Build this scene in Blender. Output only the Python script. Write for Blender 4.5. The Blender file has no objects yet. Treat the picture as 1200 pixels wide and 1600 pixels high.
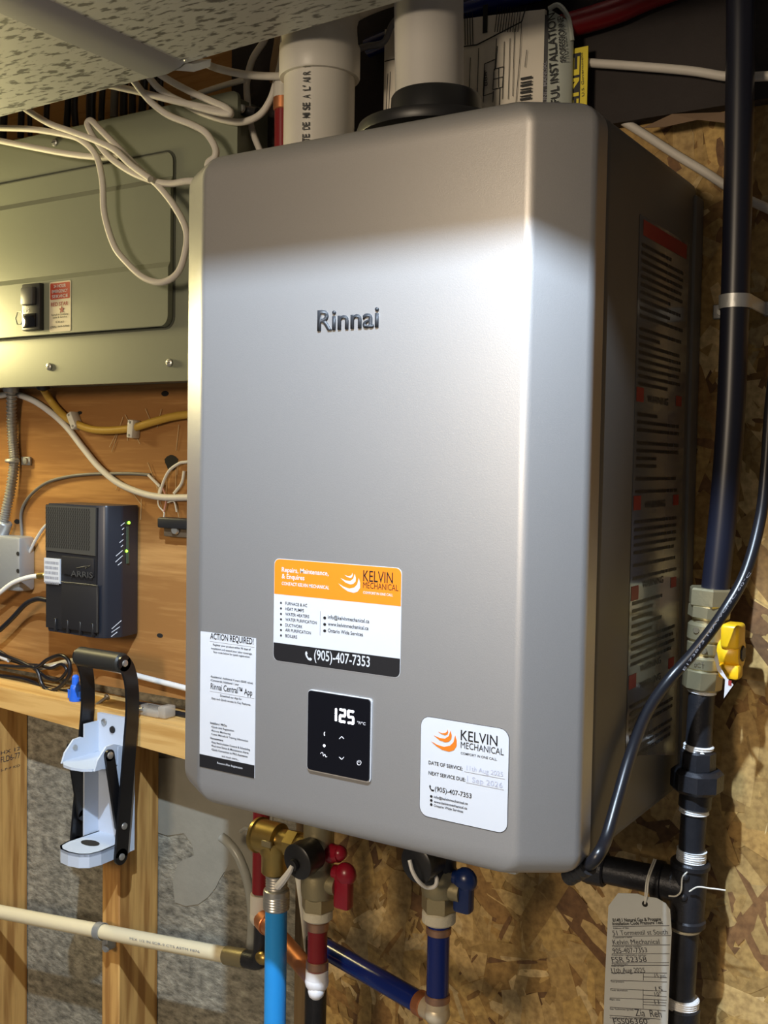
import bpy, bmesh, math, random
from mathutils import Vector, Matrix
random.seed(7)

# ------------------------------------------------------------------ camera
# X runs along the wall to the right, Y into the wall, Z up; metres.
F_PX = 1676.06
CAM = Vector((0.58643626, -1.19723128, 1.51461812))
R = Matrix(((0.84242714, 0.03784028, -0.53747989),
            (0.53857468, -0.0296417, 0.84205622),
            (0.01593182, -0.99884407, -0.04535079)))   # columns: right, down, forward
sc = bpy.context.scene
COL = sc.collection
cd = bpy.data.cameras.new('camera')
cd.sensor_fit = 'VERTICAL'; cd.sensor_height = 36.0; cd.lens = F_PX / 1600 * 36.0
cd.clip_start = 0.02
co = bpy.data.objects.new('camera', cd); COL.objects.link(co)
rt, dn, fw = R.col[0], R.col[1], R.col[2]
m = Matrix((rt, -dn, -fw)).transposed().to_4x4(); m.translation = CAM
co.matrix_world = m
sc.camera = co

# ------------------------------------------------------------------ world, exposure, lamps
w = bpy.data.worlds.new('basement_ambient'); sc.world = w; w.use_nodes = True
bgn = w.node_tree.nodes['Background']
bgn.inputs[0].default_value = (0.95, 0.93, 1.0, 1); bgn.inputs[1].default_value = 0.06
sc.view_settings.view_transform = 'Standard'; sc.view_settings.look = 'None'
sc.view_settings.gamma = 1.0; sc.view_settings.use_curve_mapping = False
sc.view_settings.exposure = 0.25

def lamp_light(name, loc, power, col, rad):
    l = bpy.data.lights.new(name, 'POINT'); l.energy = power; l.color = col; l.shadow_soft_size = rad
    o = bpy.data.objects.new(name, l); COL.objects.link(o); o.location = loc
    return o
KEY = Vector((0.20, -0.95, 2.235))
WARM = Vector((-1.10, -0.21, 1.74))
ROOM = Vector((-0.12, -3.0, 1.92))
lamp_light('ceiling_led_light', KEY, 110, (0.67, 0.82, 1.0), 0.014)
lamp_light('warm_bulb_light', WARM, 10, (1.0, 0.84, 0.40), 0.06)
lamp_light('room_bulb_light', ROOM, 112, (1.0, 0.82, 0.60), 0.25)

# ------------------------------------------------------------------ helpers
def at(px, py, Y=None, X=None, Z=None):
    r = R @ Vector(((px - 600) / F_PX, (py - 800) / F_PX, 1.0))
    if Y is not None: t = (Y - CAM.y) / r.y
    elif X is not None: t = (X - CAM.x) / r.x
    else: t = (Z - CAM.z) / r.z
    return CAM + r * t

ORG = {}
class MB:
    def __init__(s): s.v = []; s.f = []; s.c = None
    def add(s, vs, fs):
        b = len(s.v); s.v += [Vector(p) for p in vs]; s.f += [tuple(i + b for i in f) for f in fs]; return s
    def bb(s, a, b):
        x0, y0, z0 = a; x1, y1, z1 = b
        return s.add([(x0,y0,z0),(x1,y0,z0),(x1,y1,z0),(x0,y1,z0),(x0,y0,z1),(x1,y0,z1),(x1,y1,z1),(x0,y1,z1)],
                     [(0,3,2,1),(4,5,6,7),(0,1,5,4),(1,2,6,5),(2,3,7,6),(3,0,4,7)])
    def rbox(s, a, b, r, seg=2, mat=None):
        bm = bmesh.new(); bmesh.ops.create_cube(bm, size=1)
        a = Vector(a); b = Vector(b); c = (a + b) / 2; d = b - a
        for v in bm.verts: v.co = Vector((v.co.x*d.x, v.co.y*d.y, v.co.z*d.z)) + c
        bmesh.ops.bevel(bm, geom=bm.edges[:], offset=r, segments=seg, affect='EDGES', profile=0.5)
        if mat is not None: bmesh.ops.transform(bm, matrix=mat, verts=bm.verts)
        bm.verts.index_update()
        s.add([v.co.copy() for v in bm.verts], [[v.index for v in f.verts] for f in bm.faces]); bm.free(); return s
    def lathe(s, p, axis, prof, n=24, cap=True, phase=0.0, side=None):
        ax = Vector(axis).normalized()
        u = Vector(side) if side is not None else (Vector((0,0,1)) if abs(ax.z) < .9 else Vector((1,0,0)))
        u = (u - ax * u.dot(ax)).normalized(); w_ = ax.cross(u); p = Vector(p)
        vs = []; fs = []
        for t, r in prof:
            for k in range(n):
                a = 2*math.pi*k/n + phase
                vs.append(p + ax*t + (u*math.cos(a) + w_*math.sin(a))*r)
        for i in range(len(prof)-1):
            for k in range(n):
                k2 = (k+1) % n
                fs.append((i*n+k, i*n+k2, (i+1)*n+k2, (i+1)*n+k))
        if cap:
            fs.append(tuple(range(n-1, -1, -1))); b = (len(prof)-1)*n; fs.append(tuple(b+k for k in range(n)))
        return s.add(vs, fs)
    def cyl(s, a, b, r, r2=None, n=24):
        a = Vector(a); b = Vector(b); L = (b-a).length
        return s.lathe(a, b-a, [(0, r), (L, r if r2 is None else r2)], n)
    def ccyl(s, a, b, r, ch=.0015, n=24, phase=0.0, side=None):
        a = Vector(a); b = Vector(b); L = (b-a).length
        return s.lathe(a, b-a, [(0, r-ch), (ch, r), (L-ch, r), (L, r-ch)], n, phase=phase, side=side)
    def sph(s, c, r, n=16, sc_=(1,1,1)):
        c = Vector(c); vs = []; fs = []; h = n//2
        for i in range(h+1):
            th = math.pi*i/h
            for k in range(n):
                a = 2*math.pi*k/n
                vs.append(c + Vector((r*sc_[0]*math.sin(th)*math.cos(a), r*sc_[1]*math.sin(th)*math.sin(a), r*sc_[2]*math.cos(th))))
        for i in range(h):
            for k in range(n):
                k2 = (k+1) % n; fs.append((i*n+k, (i+1)*n+k, (i+1)*n+k2, i*n+k2))
        return s.add(vs, fs)
    def tube(s, pts, r, n=10, sub=6, cap=True, smooth=True, rf=None):
        P = [Vector(p) for p in pts]
        if smooth and len(P) > 2: P = catmull(P, sub)
        N = len(P); vs = []; fs = []
        T = [(P[min(i+1, N-1)] - P[max(i-1, 0)]).normalized() for i in range(N)]
        u = T[0].orthogonal().normalized()
        for i in range(N):
            u = (u - T[i]*u.dot(T[i])).normalized(); w_ = T[i].cross(u)
            rr = r if rf is None else rf(i, N)
            for k in range(n):
                a = 2*math.pi*k/n; vs.append(P[i] + (u*math.cos(a) + w_*math.sin(a))*rr)
        for i in range(N-1):
            for k in range(n):
                k2 = (k+1) % n; fs.append((i*n+k, i*n+k2, (i+1)*n+k2, (i+1)*n+k))
        if cap:
            fs.append(tuple(range(n-1, -1, -1))); fs.append(tuple((N-1)*n+k for k in range(n)))
        return s.add(vs, fs)
    def prism(s, poly, off):
        n = len(poly); off = Vector(off); vs = [Vector(p) for p in poly]; vs += [p + off for p in vs[:n]]
        fs = [tuple(range(n)), tuple(range(2*n-1, n-1, -1))]
        fs += [(i, i+n, (i+1) % n + n, (i+1) % n) for i in range(n)]
        return s.add(vs, fs)
    def build(s, name, mat, parent=None, smooth=True, angle=38, kind=None):
        me = bpy.data.meshes.new(name)
        o = bpy.data.objects.new(name, me)
        if parent is not None:
            org = ORG[parent.name]; o.parent = parent
        else:
            xs = [p.x for p in s.v]; ys = [p.y for p in s.v]; zs = [p.z for p in s.v]
            org = Vector(((min(xs)+max(xs))/2, (min(ys)+max(ys))/2, min(zs))); o.location = org
        me.from_pydata([p - org for p in s.v], [], s.f)
        if s.c is not None:
            ca = me.color_attributes.new('Col', 'FLOAT_COLOR', 'CORNER')
            i = 0
            for fi, pl in enumerate(me.polygons):
                for _ in pl.loop_indices:
                    ca.data[i].color = (*s.c[fi], 1); i += 1
        bm = bmesh.new(); bm.from_mesh(me); bmesh.ops.recalc_face_normals(bm, faces=bm.faces); bm.to_mesh(me); bm.free()
        if smooth:
            for pl in me.polygons: pl.use_smooth = True
            me.set_sharp_from_angle(angle=math.radians(angle))
        me.materials.append(mat)
        COL.objects.link(o); ORG[o.name] = org
        if kind: o['kind'] = kind
        return o

def catmull(P, sub):
    out = []; Q = [P[0]*2 - P[1]] + P + [P[-1]*2 - P[-2]]
    for i in range(1, len(Q)-2):
        a, b, c, d = Q[i-1], Q[i], Q[i+1], Q[i+2]
        for k in range(sub):
            t = k/sub
            out.append(0.5*((2*b) + (c-a)*t + (2*a-5*b+4*c-d)*t*t + (3*b-a-3*c+d)*t**3))
    out.append(P[-1]); return out

def tag(o, label=None, cat=None, group=None, kind=None):
    if label: o['label'] = label
    if cat: o['category'] = cat
    if group: o['group'] = group
    if kind: o['kind'] = kind
    return o
def thing(name, label, cat, loc, group=None):
    o = bpy.data.objects.new(name, None); COL.objects.link(o); o.location = Vector(loc); o.empty_display_size = .02
    ORG[o.name] = Vector(loc); return tag(o, label, cat, group)
def struct(o): o['kind'] = 'structure'; return o
def lab(o, l): o['label'] = l; return o

def rrect(x0, z0, x1, z1, r, Y, n=5):
    out = []
    for cx, cz, a0 in ((x1-r, z0+r, -90), (x1-r, z1-r, 0), (x0+r, z1-r, 90), (x0+r, z0+r, 180)):
        for k in range(n+1):
            a = math.radians(a0 + 90*k/n); out.append(Vector((cx + r*math.cos(a), Y, cz + r*math.sin(a))))
    return out

def text(name, s, p0, p1, h, mat, parent, up=Vector((0,0,1)), level=True, bold=0.0, depth=.00012, lift=.0002, fit=True):
    """lettering whose baseline runs from p0 to p1 (world points), cap height h metres"""
    p0 = Vector(p0); p1 = Vector(p1)
    if level: z = (p0.z + p1.z)/2; p0.z = z; p1.z = z
    xd = (p1-p0).normalized(); up = (up - xd*up.dot(xd)).normalized(); nn = xd.cross(up)
    cu = bpy.data.curves.new(name, 'FONT'); cu.body = s; cu.size = 1.0; cu.offset = bold; cu.resolution_u = 3
    to = bpy.data.objects.new(name, cu)
    me = bpy.data.meshes.new_from_object(to)
    bpy.data.objects.remove(to); bpy.data.curves.remove(cu)
    xs = [v.co.x for v in me.vertices]
    wd = (max(xs) - min(xs)) or 1; x0 = min(xs)
    sy = h/0.69; sx = (p1-p0).length/wd if fit else sy
    org = ORG[parent.name]
    for v in me.vertices:
        v.co = p0 + xd*((v.co.x - x0)*sx) + up*(v.co.y*sy) + nn*(lift) - org
    me.materials.clear(); me.materials.append(mat)
    o = bpy.data.objects.new(name, me); o.parent = parent; COL.objects.link(o); ORG[o.name] = org
    return o

# ------------------------------------------------------------------ materials
def mat(name, col, rough=.5, metal=0.0, bump=None, var=None, coat=0, emis=None, trans=0, spec=None, alpha=1, ior=None):
    """bump=(scale,strength[,stretch]); var=(scale,amount,other_col[,stretch])"""
    M = bpy.data.materials.new(name); M.use_nodes = True; nt = M.node_tree; B = nt.nodes['Principled BSDF']
    B.inputs['Base Color'].default_value = (*col, 1); B.inputs['Roughness'].default_value = rough
    B.inputs['Metallic'].default_value = metal
    if coat: B.inputs['Coat Weight'].default_value = coat; B.inputs['Coat Roughness'].default_value = .12
    if emis: B.inputs['Emission Color'].default_value = (*emis[0], 1); B.inputs['Emission Strength'].default_value = emis[1]
    if trans: B.inputs['Transmission Weight'].default_value = trans
    if ior: B.inputs['IOR'].default_value = ior
    if alpha < 1: B.inputs['Alpha'].default_value = alpha
    if spec is not None: B.inputs['Specular IOR Level'].default_value = spec
    def noise(scale, stretch=(1,1,1), detail=4, rough_=.6):
        tc = nt.nodes.new('ShaderNodeTexCoord'); mp = nt.nodes.new('ShaderNodeMapping'); mp.inputs['Scale'].default_value = stretch
        n = nt.nodes.new('ShaderNodeTexNoise'); n.inputs['Scale'].default_value = scale; n.inputs['Detail'].default_value = detail
        n.inputs['Roughness'].default_value = rough_
        nt.links.new(tc.outputs['Object'], mp.inputs[0]); nt.links.new(mp.outputs[0], n.inputs['Vector']); return n
    if var:
        n = noise(var[0], var[3] if len(var) > 3 else (1,1,1))
        cr = nt.nodes.new('ShaderNodeValToRGB'); cr.color_ramp.elements[0].position = .5 - .25; cr.color_ramp.elements[1].position = .5 + .25
        cr.color_ramp.elements[0].color = (*var[2], 1); cr.color_ramp.elements[1].color = (*col, 1)
        nt.links.new(n.outputs['Fac'], cr.inputs[0])
        mx = nt.nodes.new('ShaderNodeMix'); mx.data_type = 'RGBA'; mx.inputs[0].default_value = var[1]
        mx.inputs[6].default_value = (*col, 1); nt.links.new(cr.outputs[0], mx.inputs[7]); nt.links.new(mx.outputs[2], B.inputs['Base Color'])
    if bump:
        n = noise(bump[0], bump[2] if len(bump) > 2 else (1,1,1))
        b = nt.nodes.new('ShaderNodeBump'); b.inputs['Strength'].default_value = bump[1]; b.inputs['Distance'].default_value = .002
        nt.links.new(n.outputs['Fac'], b.inputs['Height']); nt.links.new(b.outputs[0], B.inputs['Normal'])
    return M

def wood_mat(name, light, dark, axis, scale=9.0, rings=26.0):
    """grain running along axis (0 X, 2 Z)"""
    M = bpy.data.materials.new(name); M.use_nodes = True; nt = M.node_tree; B = nt.nodes['Principled BSDF']; L = nt.links.new
    B.inputs['Roughness'].default_value = .72
    tc = nt.nodes.new('ShaderNodeTexCoord'); mp = nt.nodes.new('ShaderNodeMapping')
    st = [1, 1, 1]; st[axis] = .07; mp.inputs['Scale'].default_value = st
    L(tc.outputs['Object'], mp.inputs[0])
    n = nt.nodes.new('ShaderNodeTexNoise'); n.inputs['Scale'].default_value = scale; n.inputs['Detail'].default_value = 3; L(mp.outputs[0], n.inputs['Vector'])
    mu = nt.nodes.new('ShaderNodeMath'); mu.operation = 'MULTIPLY'; mu.inputs[1].default_value = rings; L(n.outputs['Fac'], mu.inputs[0])
    sn = nt.nodes.new('ShaderNodeMath'); sn.operation = 'SINE'; L(mu.outputs[0], sn.inputs[0])
    n2 = nt.nodes.new('ShaderNodeTexNoise'); n2.inputs['Scale'].default_value = 160; n2.inputs['Detail'].default_value = 3; L(mp.outputs[0], n2.inputs['Vector'])
    ad = nt.nodes.new('ShaderNodeMath'); ad.operation = 'MULTIPLY_ADD'; ad.inputs[1].default_value = .28; ad.inputs[2].default_value = .0; L(sn.outputs[0], ad.inputs[0])
    a2 = nt.nodes.new('ShaderNodeMath'); a2.operation = 'ADD'; L(ad.outputs[0], a2.inputs[0]); L(n2.outputs['Fac'], a2.inputs[1])
    cr = nt.nodes.new('ShaderNodeValToRGB'); cr.color_ramp.elements[0].position = .25; cr.color_ramp.elements[1].position = .75
    cr.color_ramp.elements[0].color = (*dark, 1); cr.color_ramp.elements[1].color = (*light, 1); L(a2.outputs[0], cr.inputs[0])
    L(cr.outputs[0], B.inputs['Base Color'])
    bp = nt.nodes.new('ShaderNodeBump'); bp.inputs['Strength'].default_value = .25; bp.inputs['Distance'].default_value = .001
    L(n2.outputs['Fac'], bp.inputs['Height']); L(bp.outputs[0], B.inputs['Normal'])
    return M

def fleck_mat():
    """galvanised sheet with short dark flecks"""
    M = bpy.data.materials.new('galvanised_spangle'); M.use_nodes = True; nt = M.node_tree; B = nt.nodes['Principled BSDF']; L = nt.links.new
    tc = nt.nodes.new('ShaderNodeTexCoord'); mp = nt.nodes.new('ShaderNodeMapping'); mp.inputs['Scale'].default_value = (.42, 1.25, 1); mp.inputs['Rotation'].default_value = (0, 0, .5)
    L(tc.outputs['Object'], mp.inputs[0])
    n = nt.nodes.new('ShaderNodeTexNoise'); n.inputs['Scale'].default_value = 115; n.inputs['Detail'].default_value = 4; L(mp.outputs[0], n.inputs['Vector'])
    cr = nt.nodes.new('ShaderNodeValToRGB'); e = cr.color_ramp.elements; e[0].position = .38; e[1].position = .47
    e[0].color = (.13, .13, .13, 1); e[1].color = (.50, .51, .51, 1)
    L(n.outputs['Fac'], cr.inputs[0])
    v = nt.nodes.new('ShaderNodeTexNoise'); v.inputs['Scale'].default_value = 7; L(tc.outputs['Object'], v.inputs['Vector'])
    mx = nt.nodes.new('ShaderNodeMix'); mx.data_type = 'RGBA'; mx.blend_type = 'MULTIPLY'; mx.inputs[0].default_value = .5
    L(cr.outputs[0], mx.inputs[6]); L(v.outputs['Color'], mx.inputs[7])
    mx.inputs[0].default_value = .0
    L(mx.outputs[2], B.inputs['Base Color'])
    B.inputs['Roughness'].default_value = .5; B.inputs['Metallic'].default_value = .35
    return M

def attr_mat(name, rough):
    M = bpy.data.materials.new(name); M.use_nodes = True; nt = M.node_tree; B = nt.nodes['Principled BSDF']; L = nt.links.new
    a = nt.nodes.new('ShaderNodeAttribute'); a.attribute_name = 'Col'
    tc = nt.nodes.new('ShaderNodeTexCoord')
    n = nt.nodes.new('ShaderNodeTexNoise'); n.inputs['Scale'].default_value = 120; n.inputs['Detail'].default_value = 4; L(tc.outputs['Object'], n.inputs['Vector'])
    cr = nt.nodes.new('ShaderNodeValToRGB'); cr.color_ramp.elements[0].position = .3; cr.color_ramp.elements[1].position = .62
    cr.color_ramp.elements[0].color = (.55, .5, .45, 1); cr.color_ramp.elements[1].color = (1.05, 1.05, 1.05, 1); L(n.outputs['Fac'], cr.inputs[0])
    mx = nt.nodes.new('ShaderNodeMix'); mx.data_type = 'RGBA'; mx.blend_type = 'MULTIPLY'; mx.inputs[0].default_value = .85
    L(a.outputs['Color'], mx.inputs[6]); L(cr.outputs[0], mx.inputs[7]); L(mx.outputs[2], B.inputs['Base Color'])
    B.inputs['Roughness'].default_value = rough
    b = nt.nodes.new('ShaderNodeBump'); b.inputs['Strength'].default_value = .35; b.inputs['Distance'].default_value = .001
    L(n.outputs['Fac'], b.inputs['Height']); L(b.outputs[0], B.inputs['Normal'])
    return M

def concrete_mat():
    M = bpy.data.materials.new('rough_concrete'); M.use_nodes = True; nt = M.node_tree; B = nt.nodes['Principled BSDF']; L = nt.links.new
    tc = nt.nodes.new('ShaderNodeTexCoord')
    def nz(s, d, st=(1,1,1)):
        mp = nt.nodes.new('ShaderNodeMapping'); mp.inputs['Scale'].default_value = st; L(tc.outputs['Object'], mp.inputs[0])
        n = nt.nodes.new('ShaderNodeTexNoise'); n.inputs['Scale'].default_value = s; n.inputs['Detail'].default_value = d; n.inputs['Roughness'].default_value = .65; L(mp.outputs[0], n.inputs['Vector']); return n
    a = nz(9, 4); b = nz(80, 9, (.6, 1, 1.3))
    c1 = nt.nodes.new('ShaderNodeValToRGB'); e = c1.color_ramp.elements; e[0].position = .35; e[1].position = .65; e[0].color = (.21, .20, .165, 1); e[1].color = (.33, .315, .26, 1); L(a.outputs['Fac'], c1.inputs[0])
    c2 = nt.nodes.new('ShaderNodeValToRGB'); e = c2.color_ramp.elements; e[0].position = .36; e[1].position = .68; e[0].color = (.35, .34, .32, 1); e[1].color = (1.45, 1.43, 1.36, 1); L(b.outputs['Fac'], c2.inputs[0])
    mx = nt.nodes.new('ShaderNodeMix'); mx.data_type = 'RGBA'; mx.blend_type = 'MULTIPLY'; mx.inputs[0].default_value = .9
    L(c1.outputs[0], mx.inputs[6]); L(c2.outputs[0], mx.inputs[7]); L(mx.outputs[2], B.inputs['Base Color'])
    B.inputs['Roughness'].default_value = .9
    bp = nt.nodes.new('ShaderNodeBump'); bp.inputs['Strength'].default_value = .8; bp.inputs['Distance'].default_value = .004
    L(b.outputs['Fac'], bp.inputs['Height']); L(bp.outputs[0], B.inputs['Normal'])
    return M

M_paint = mat('champagne_metallic_paint', (.46, .455, .455), .40, .7, bump=(900, .06), var=(1400, .35, (.33, .32, .31)))
M_case = mat('grey_casing_metal', (.135, .13, .12), .5, .3)
M_seam = mat('dark_seam_rubber', (.008, .008, .01), .7)
M_badge = mat('graphite_badge', (.030, .032, .037), .5, .0)
M_gloss = mat('black_glass', (.004, .004, .006), .08, coat=.5)
M_white = mat('white_print', (.57, .585, .62), .5)
M_orange = mat('orange_print', (.86, .22, .008), .5)
M_dorange = mat('dark_orange_print', (.72, .17, .01), .5)
M_blackp = mat('black_print', (.006, .006, .008), .5)
M_greyp = mat('grey_print', (.25, .25, .28), .5)
M_pen = mat('faded_pen', (.42, .44, .55), .6)
M_ink = mat('dark_pen', (.03, .03, .04), .6)
M_redp = mat('red_print', (.26, .015, .015), .5)
M_led = mat('white_led_segment', (.9, .9, 1), .5, emis=((.88, .92, 1), 6))
M_ledd = mat('dim_led_icon', (.5, .5, .55), .5, emis=((.9, .92, 1), .55))
M_green = mat('green_led', (.2, .8, .05), .5, emis=((.35, 1, .05), 2.2))
M_galv = fleck_mat()
M_zinc = mat('plain_galvanised', (.42, .43, .43), .42, .6, bump=(120, .15))
M_panel = mat('grey_green_enamel', (.22, .235, .175), .42, .15, var=(6, .35, (.18, .19, .14)), bump=(500, .04))
M_breaker = mat('breaker_plastic', (.018, .018, .02), .35)
M_screw = mat('steel_screw', (.5, .5, .48), .35, .8)
M_cable = mat('white_cable_sheath', (.62, .58, .52), .5, var=(30, .35, (.48, .44, .38)))
M_cablew = mat('clean_white_cable', (.72, .71, .68), .45)
M_yellow = mat('yellow_cable_sheath', (.55, .34, .05), .5, var=(40, .4, (.42, .24, .03)))
M_blackc = mat('black_cable_sheath', (.010, .010, .013), .32)
M_greyc = mat('grey_thin_wire', (.16, .155, .15), .5)
M_osbback = mat('osb_dark_base', (.22, .12, .04), .85)
M_strand = attr_mat('osb_strands', .72)
M_ply = wood_mat('orange_plywood', (.48, .25, .075), (.30, .135, .032), 0, 7, 22)
M_stud = wood_mat('spruce_stud', (.60, .34, .10), (.36, .17, .04), 2, 14, 40)
M_shadestud = wood_mat('shade_darkened_stud', (.20, .13, .055), (.12, .07, .025), 2, 14, 40)  # darker copy of the stud wood, heater's shade put into the colour
M_rail = wood_mat('spruce_plate', (.66, .41, .14), (.50, .27, .07), 0, 14, 30)
M_beam = mat('shadow_dark_beam', (.034, .027, .025), .9, bump=(60, .8), var=(20, .5, (.018, .014, .013)))  # near-black colour stands in for the shadow lying on the wood
M_conc = concrete_mat()
M_pvc = mat('white_pvc', (.66, .63, .57), .4, var=(14, .35, (.55, .51, .43)))
M_cpvc = mat('grey_white_vent_pipe', (.56, .53, .49), .55)
M_blackpl = mat('black_plastic', (.012, .012, .013), .4)
M_modem = mat('modem_black', (.017, .016, .017), .42, bump=(600, .05))
M_modems = mat('modem_slate', (.020, .022, .030), .35)
M_modemg = mat('modem_grille', (.055, .052, .045), .5)
M_paper = mat('cream_paper', (.74, .68, .58), .7)
M_bagp = mat('plastic_bag', (.78, .80, .78), .15, trans=.85, alpha=.35, ior=1.3)
M_bagin = mat('grey_green_sleeve', (.42, .45, .40), .3, coat=.4)
M_energy = mat('yellow_label', (.74, .60, .03), .55)
M_redpex = mat('red_pex', (.20, .008, .012), .3)
M_bluepex = mat('blue_pex', (.004, .016, .15), .22)
M_skypipe = mat('sky_blue_pipe', (.02, .30, .78), .38)
M_pexw = mat('ivory_pex', (.72, .63, .42), .35)
M_copper = mat('copper', (.66, .27, .12), .42, .8, var=(25, .5, (.40, .13, .05)))
M_crimp = mat('crimp_ring', (.42, .25, .17), .4, .8)
M_brass = mat('brass', (.44, .31, .10), .34, .9, var=(60, .4, (.30, .21, .07)))
M_brassd = mat('forged_brass', (.34, .29, .17), .45, .7, bump=(200, .15))
M_nickel = mat('nickel_brass', (.50, .44, .27), .32, .75, bump=(120, .2))
M_iron = mat('black_iron', (.022, .023, .028), .38, .4, bump=(300, .25), var=(60, .4, (.05, .05, .06)))
M_hose = mat('navy_black_hose', (.008, .009, .018), .38)
M_tape = mat('thread_tape', (.85, .85, .85), .6, bump=(400, .5))
M_teflon = mat('ivory_tape', (.62, .58, .45), .7, bump=(300, .5))
M_redh = mat('red_handle', (.26, .006, .02), .3)
M_blueh = mat('blue_handle', (.006, .02, .10), .3)
M_yelh = mat('yellow_handle', (.85, .50, .01), .38)
M_clear = mat('clear_grey_tube', (.40, .41, .37), .25, alpha=.75)
M_crush = mat('pale_blue_powder_coat', (.52, .58, .68), .45)
M_crushb = mat('black_enamel', (.007, .007, .008), .28)
M_grip = mat('foam_grip', (.022, .021, .018), .45)
M_bluecap = mat('blue_wire_nut', (.02, .14, .75), .4)
M_clipw = mat('white_clip', (.72, .70, .62), .4)
M_clipc = mat('clear_clip', (.55, .50, .42), .2, alpha=.45)
M_solder = mat('white_sealant', (.82, .82, .85), .6)
M_web = mat('cobweb', (.6, .45, .25), .8)
M_floor = mat('concrete_floor', (.25, .24, .22), .85, var=(4, .5, (.18, .17, .16)))
M_ceil = mat('subfloor_boards', (.22, .15, .08), .85, var=(6, .5, (.15, .10, .05)))
M_socket = mat('porcelain_socket', (.75, .74, .70), .3)
M_wlabel = mat('film_label', (.13, .13, .13), .16, coat=.5)
M_tagp = mat('tag_card', (.52, .53, .50), .7)
M_hole = mat('dark_hole', (.01, .008, .006), .9)

# ================================================================== the setting
struct(MB().bb((-2.2, -3.6, -.08), (1.6, .2, 0)).build('floor', M_floor, smooth=False))
struct(MB().bb((-2.2, -3.6, 2.42), (1.6, .2, 2.48)).build('ceiling', M_ceil, smooth=False))
wb = struct(MB().bb((-2.2, .024, 0), (1.6, .2, 2.42)).build('wall_back', M_conc, smooth=False))
# smoother skim patch on the concrete
patch = [at(x, y, Y=.0225) for x, y in ((242,1185),(243,1300),(262,1306),(287,1302),(300,1320),(303,1337),(288,1343),(277,1350),(270,1377),(273,1410),(290,1416),(310,1413),(325,1402),(337,1387),(343,1374),(350,1363),(365,1358),(377,1362),(386,1380),(393,1402),(420,1420),(430,1185))]
M_skim = mat('smooth_skim_concrete', (.265, .252, .205), .85, var=(25, .6, (.20, .19, .155)), bump=(90, .2))
MB().prism(patch, (0, .006, 0)).build('skim_patch', M_skim, wb)
wl = struct(MB().bb((-1.7, 0, 1.152), (-.279, .018, 2.42)).build('wall_left', M_ply, smooth=False))
kh = at(268, 723, 0)
MB().prism([Vector((kh.x + .013*math.cos(a)*(1+.2*math.sin(3*a)), -.0006, kh.z + .012*math.sin(a))) for a in [2*math.pi*k/14 for k in range(14)]], (0, .001, 0)).build('knot_hole', M_hole, wl)
for q, r_ in (((258, 615), .006), ((125, 645), .004), ((27, 815), .006), ((250, 993), .005)):
    p = at(*q, 0)
    MB().prism([Vector((p.x + r_*1.3*math.cos(a), -.0005, p.z + r_*.7*math.sin(a))) for a in [2*math.pi*k/10 for k in range(10)]], (0, .001, 0)).build('knot', M_hole, wl)

OX0 = -.277
wr = struct(MB().bb((OX0, 0, .25), (1.1, .0125, 1.98)).build('wall_right', M_osbback, smooth=False))
sb = MB(); sb.c = []
pal = [(.45, .285, .09), (.38, .225, .065), (.53, .36, .14), (.31, .17, .05), (.64, .47, .22), (.46, .30, .105), (.20, .10, .035), (.52, .34, .11), (.41, .26, .085)]
def strand(x, z, L, W, a, d):
    ca, sa = math.cos(a), math.sin(a); n = []
    for u, v in ((-.5, -.5*random.uniform(.6, 1)), (-.1, -.5), (.3, -.5*random.uniform(.8, 1)), (.5, -.4*random.uniform(.2, 1)), (.5*random.uniform(.85, 1), .45*random.uniform(.3, 1)), (.1, .5), (-.35, .5*random.uniform(.75, 1)), (-.5*random.uniform(.85, 1), .3)):
        X_ = max(OX0, x + u*L*ca - v*W*sa); n.append(Vector((X_, d + random.uniform(-.0002, .0002), z + u*L*sa + v*W*ca)))
    c = random.choice(pal); k = random.uniform(.75, 1.15); c = tuple(min(.8, q*k) for q in c)
    b = len(sb.f); sb.prism(n, (0, .0006, 0)); sb.c += [c]*(len(sb.f)-b)
NS = 6800
for i in range(NS):
    big = random.random() < .42
    L = random.uniform(.06, .15) if big else random.uniform(.015, .05)
    W = random.uniform(.016, .042) if big else random.uniform(.004, .012)
    a = random.gauss(1.57, .75) if random.random() < .6 else random.uniform(0, math.pi)
    strand(random.uniform(OX0+.02, .95), random.uniform(.35, 1.97), L, W, a, -.0002 - .0016*i/NS)
sb.build('wood_strands', M_strand, wr, smooth=False, kind='stuff')

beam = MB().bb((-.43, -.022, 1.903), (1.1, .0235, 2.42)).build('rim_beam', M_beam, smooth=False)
tag(beam, 'shadow-dark wooden beam above the strand board and behind the vent pipes', 'beam')
# torn paper strip and splinters along the beam foot
p0 = at(1003, 200, -.024); p1 = at(1060, 190, -.026); p2 = at(1133, 175, -.024)
tp = MB().prism([p0, at(1050, 178, -.024), p2, at(1133, 192, -.030), at(1090, 187, -.031), at(1040, 198, -.03)], (0, .001, 0)).build('torn_paper_strip', mat('brown_kraft', (.20, .13, .08), .8), smooth=False)
tag(tp, 'torn brown paper strip hanging at the foot of the dark beam', 'paper')

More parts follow.
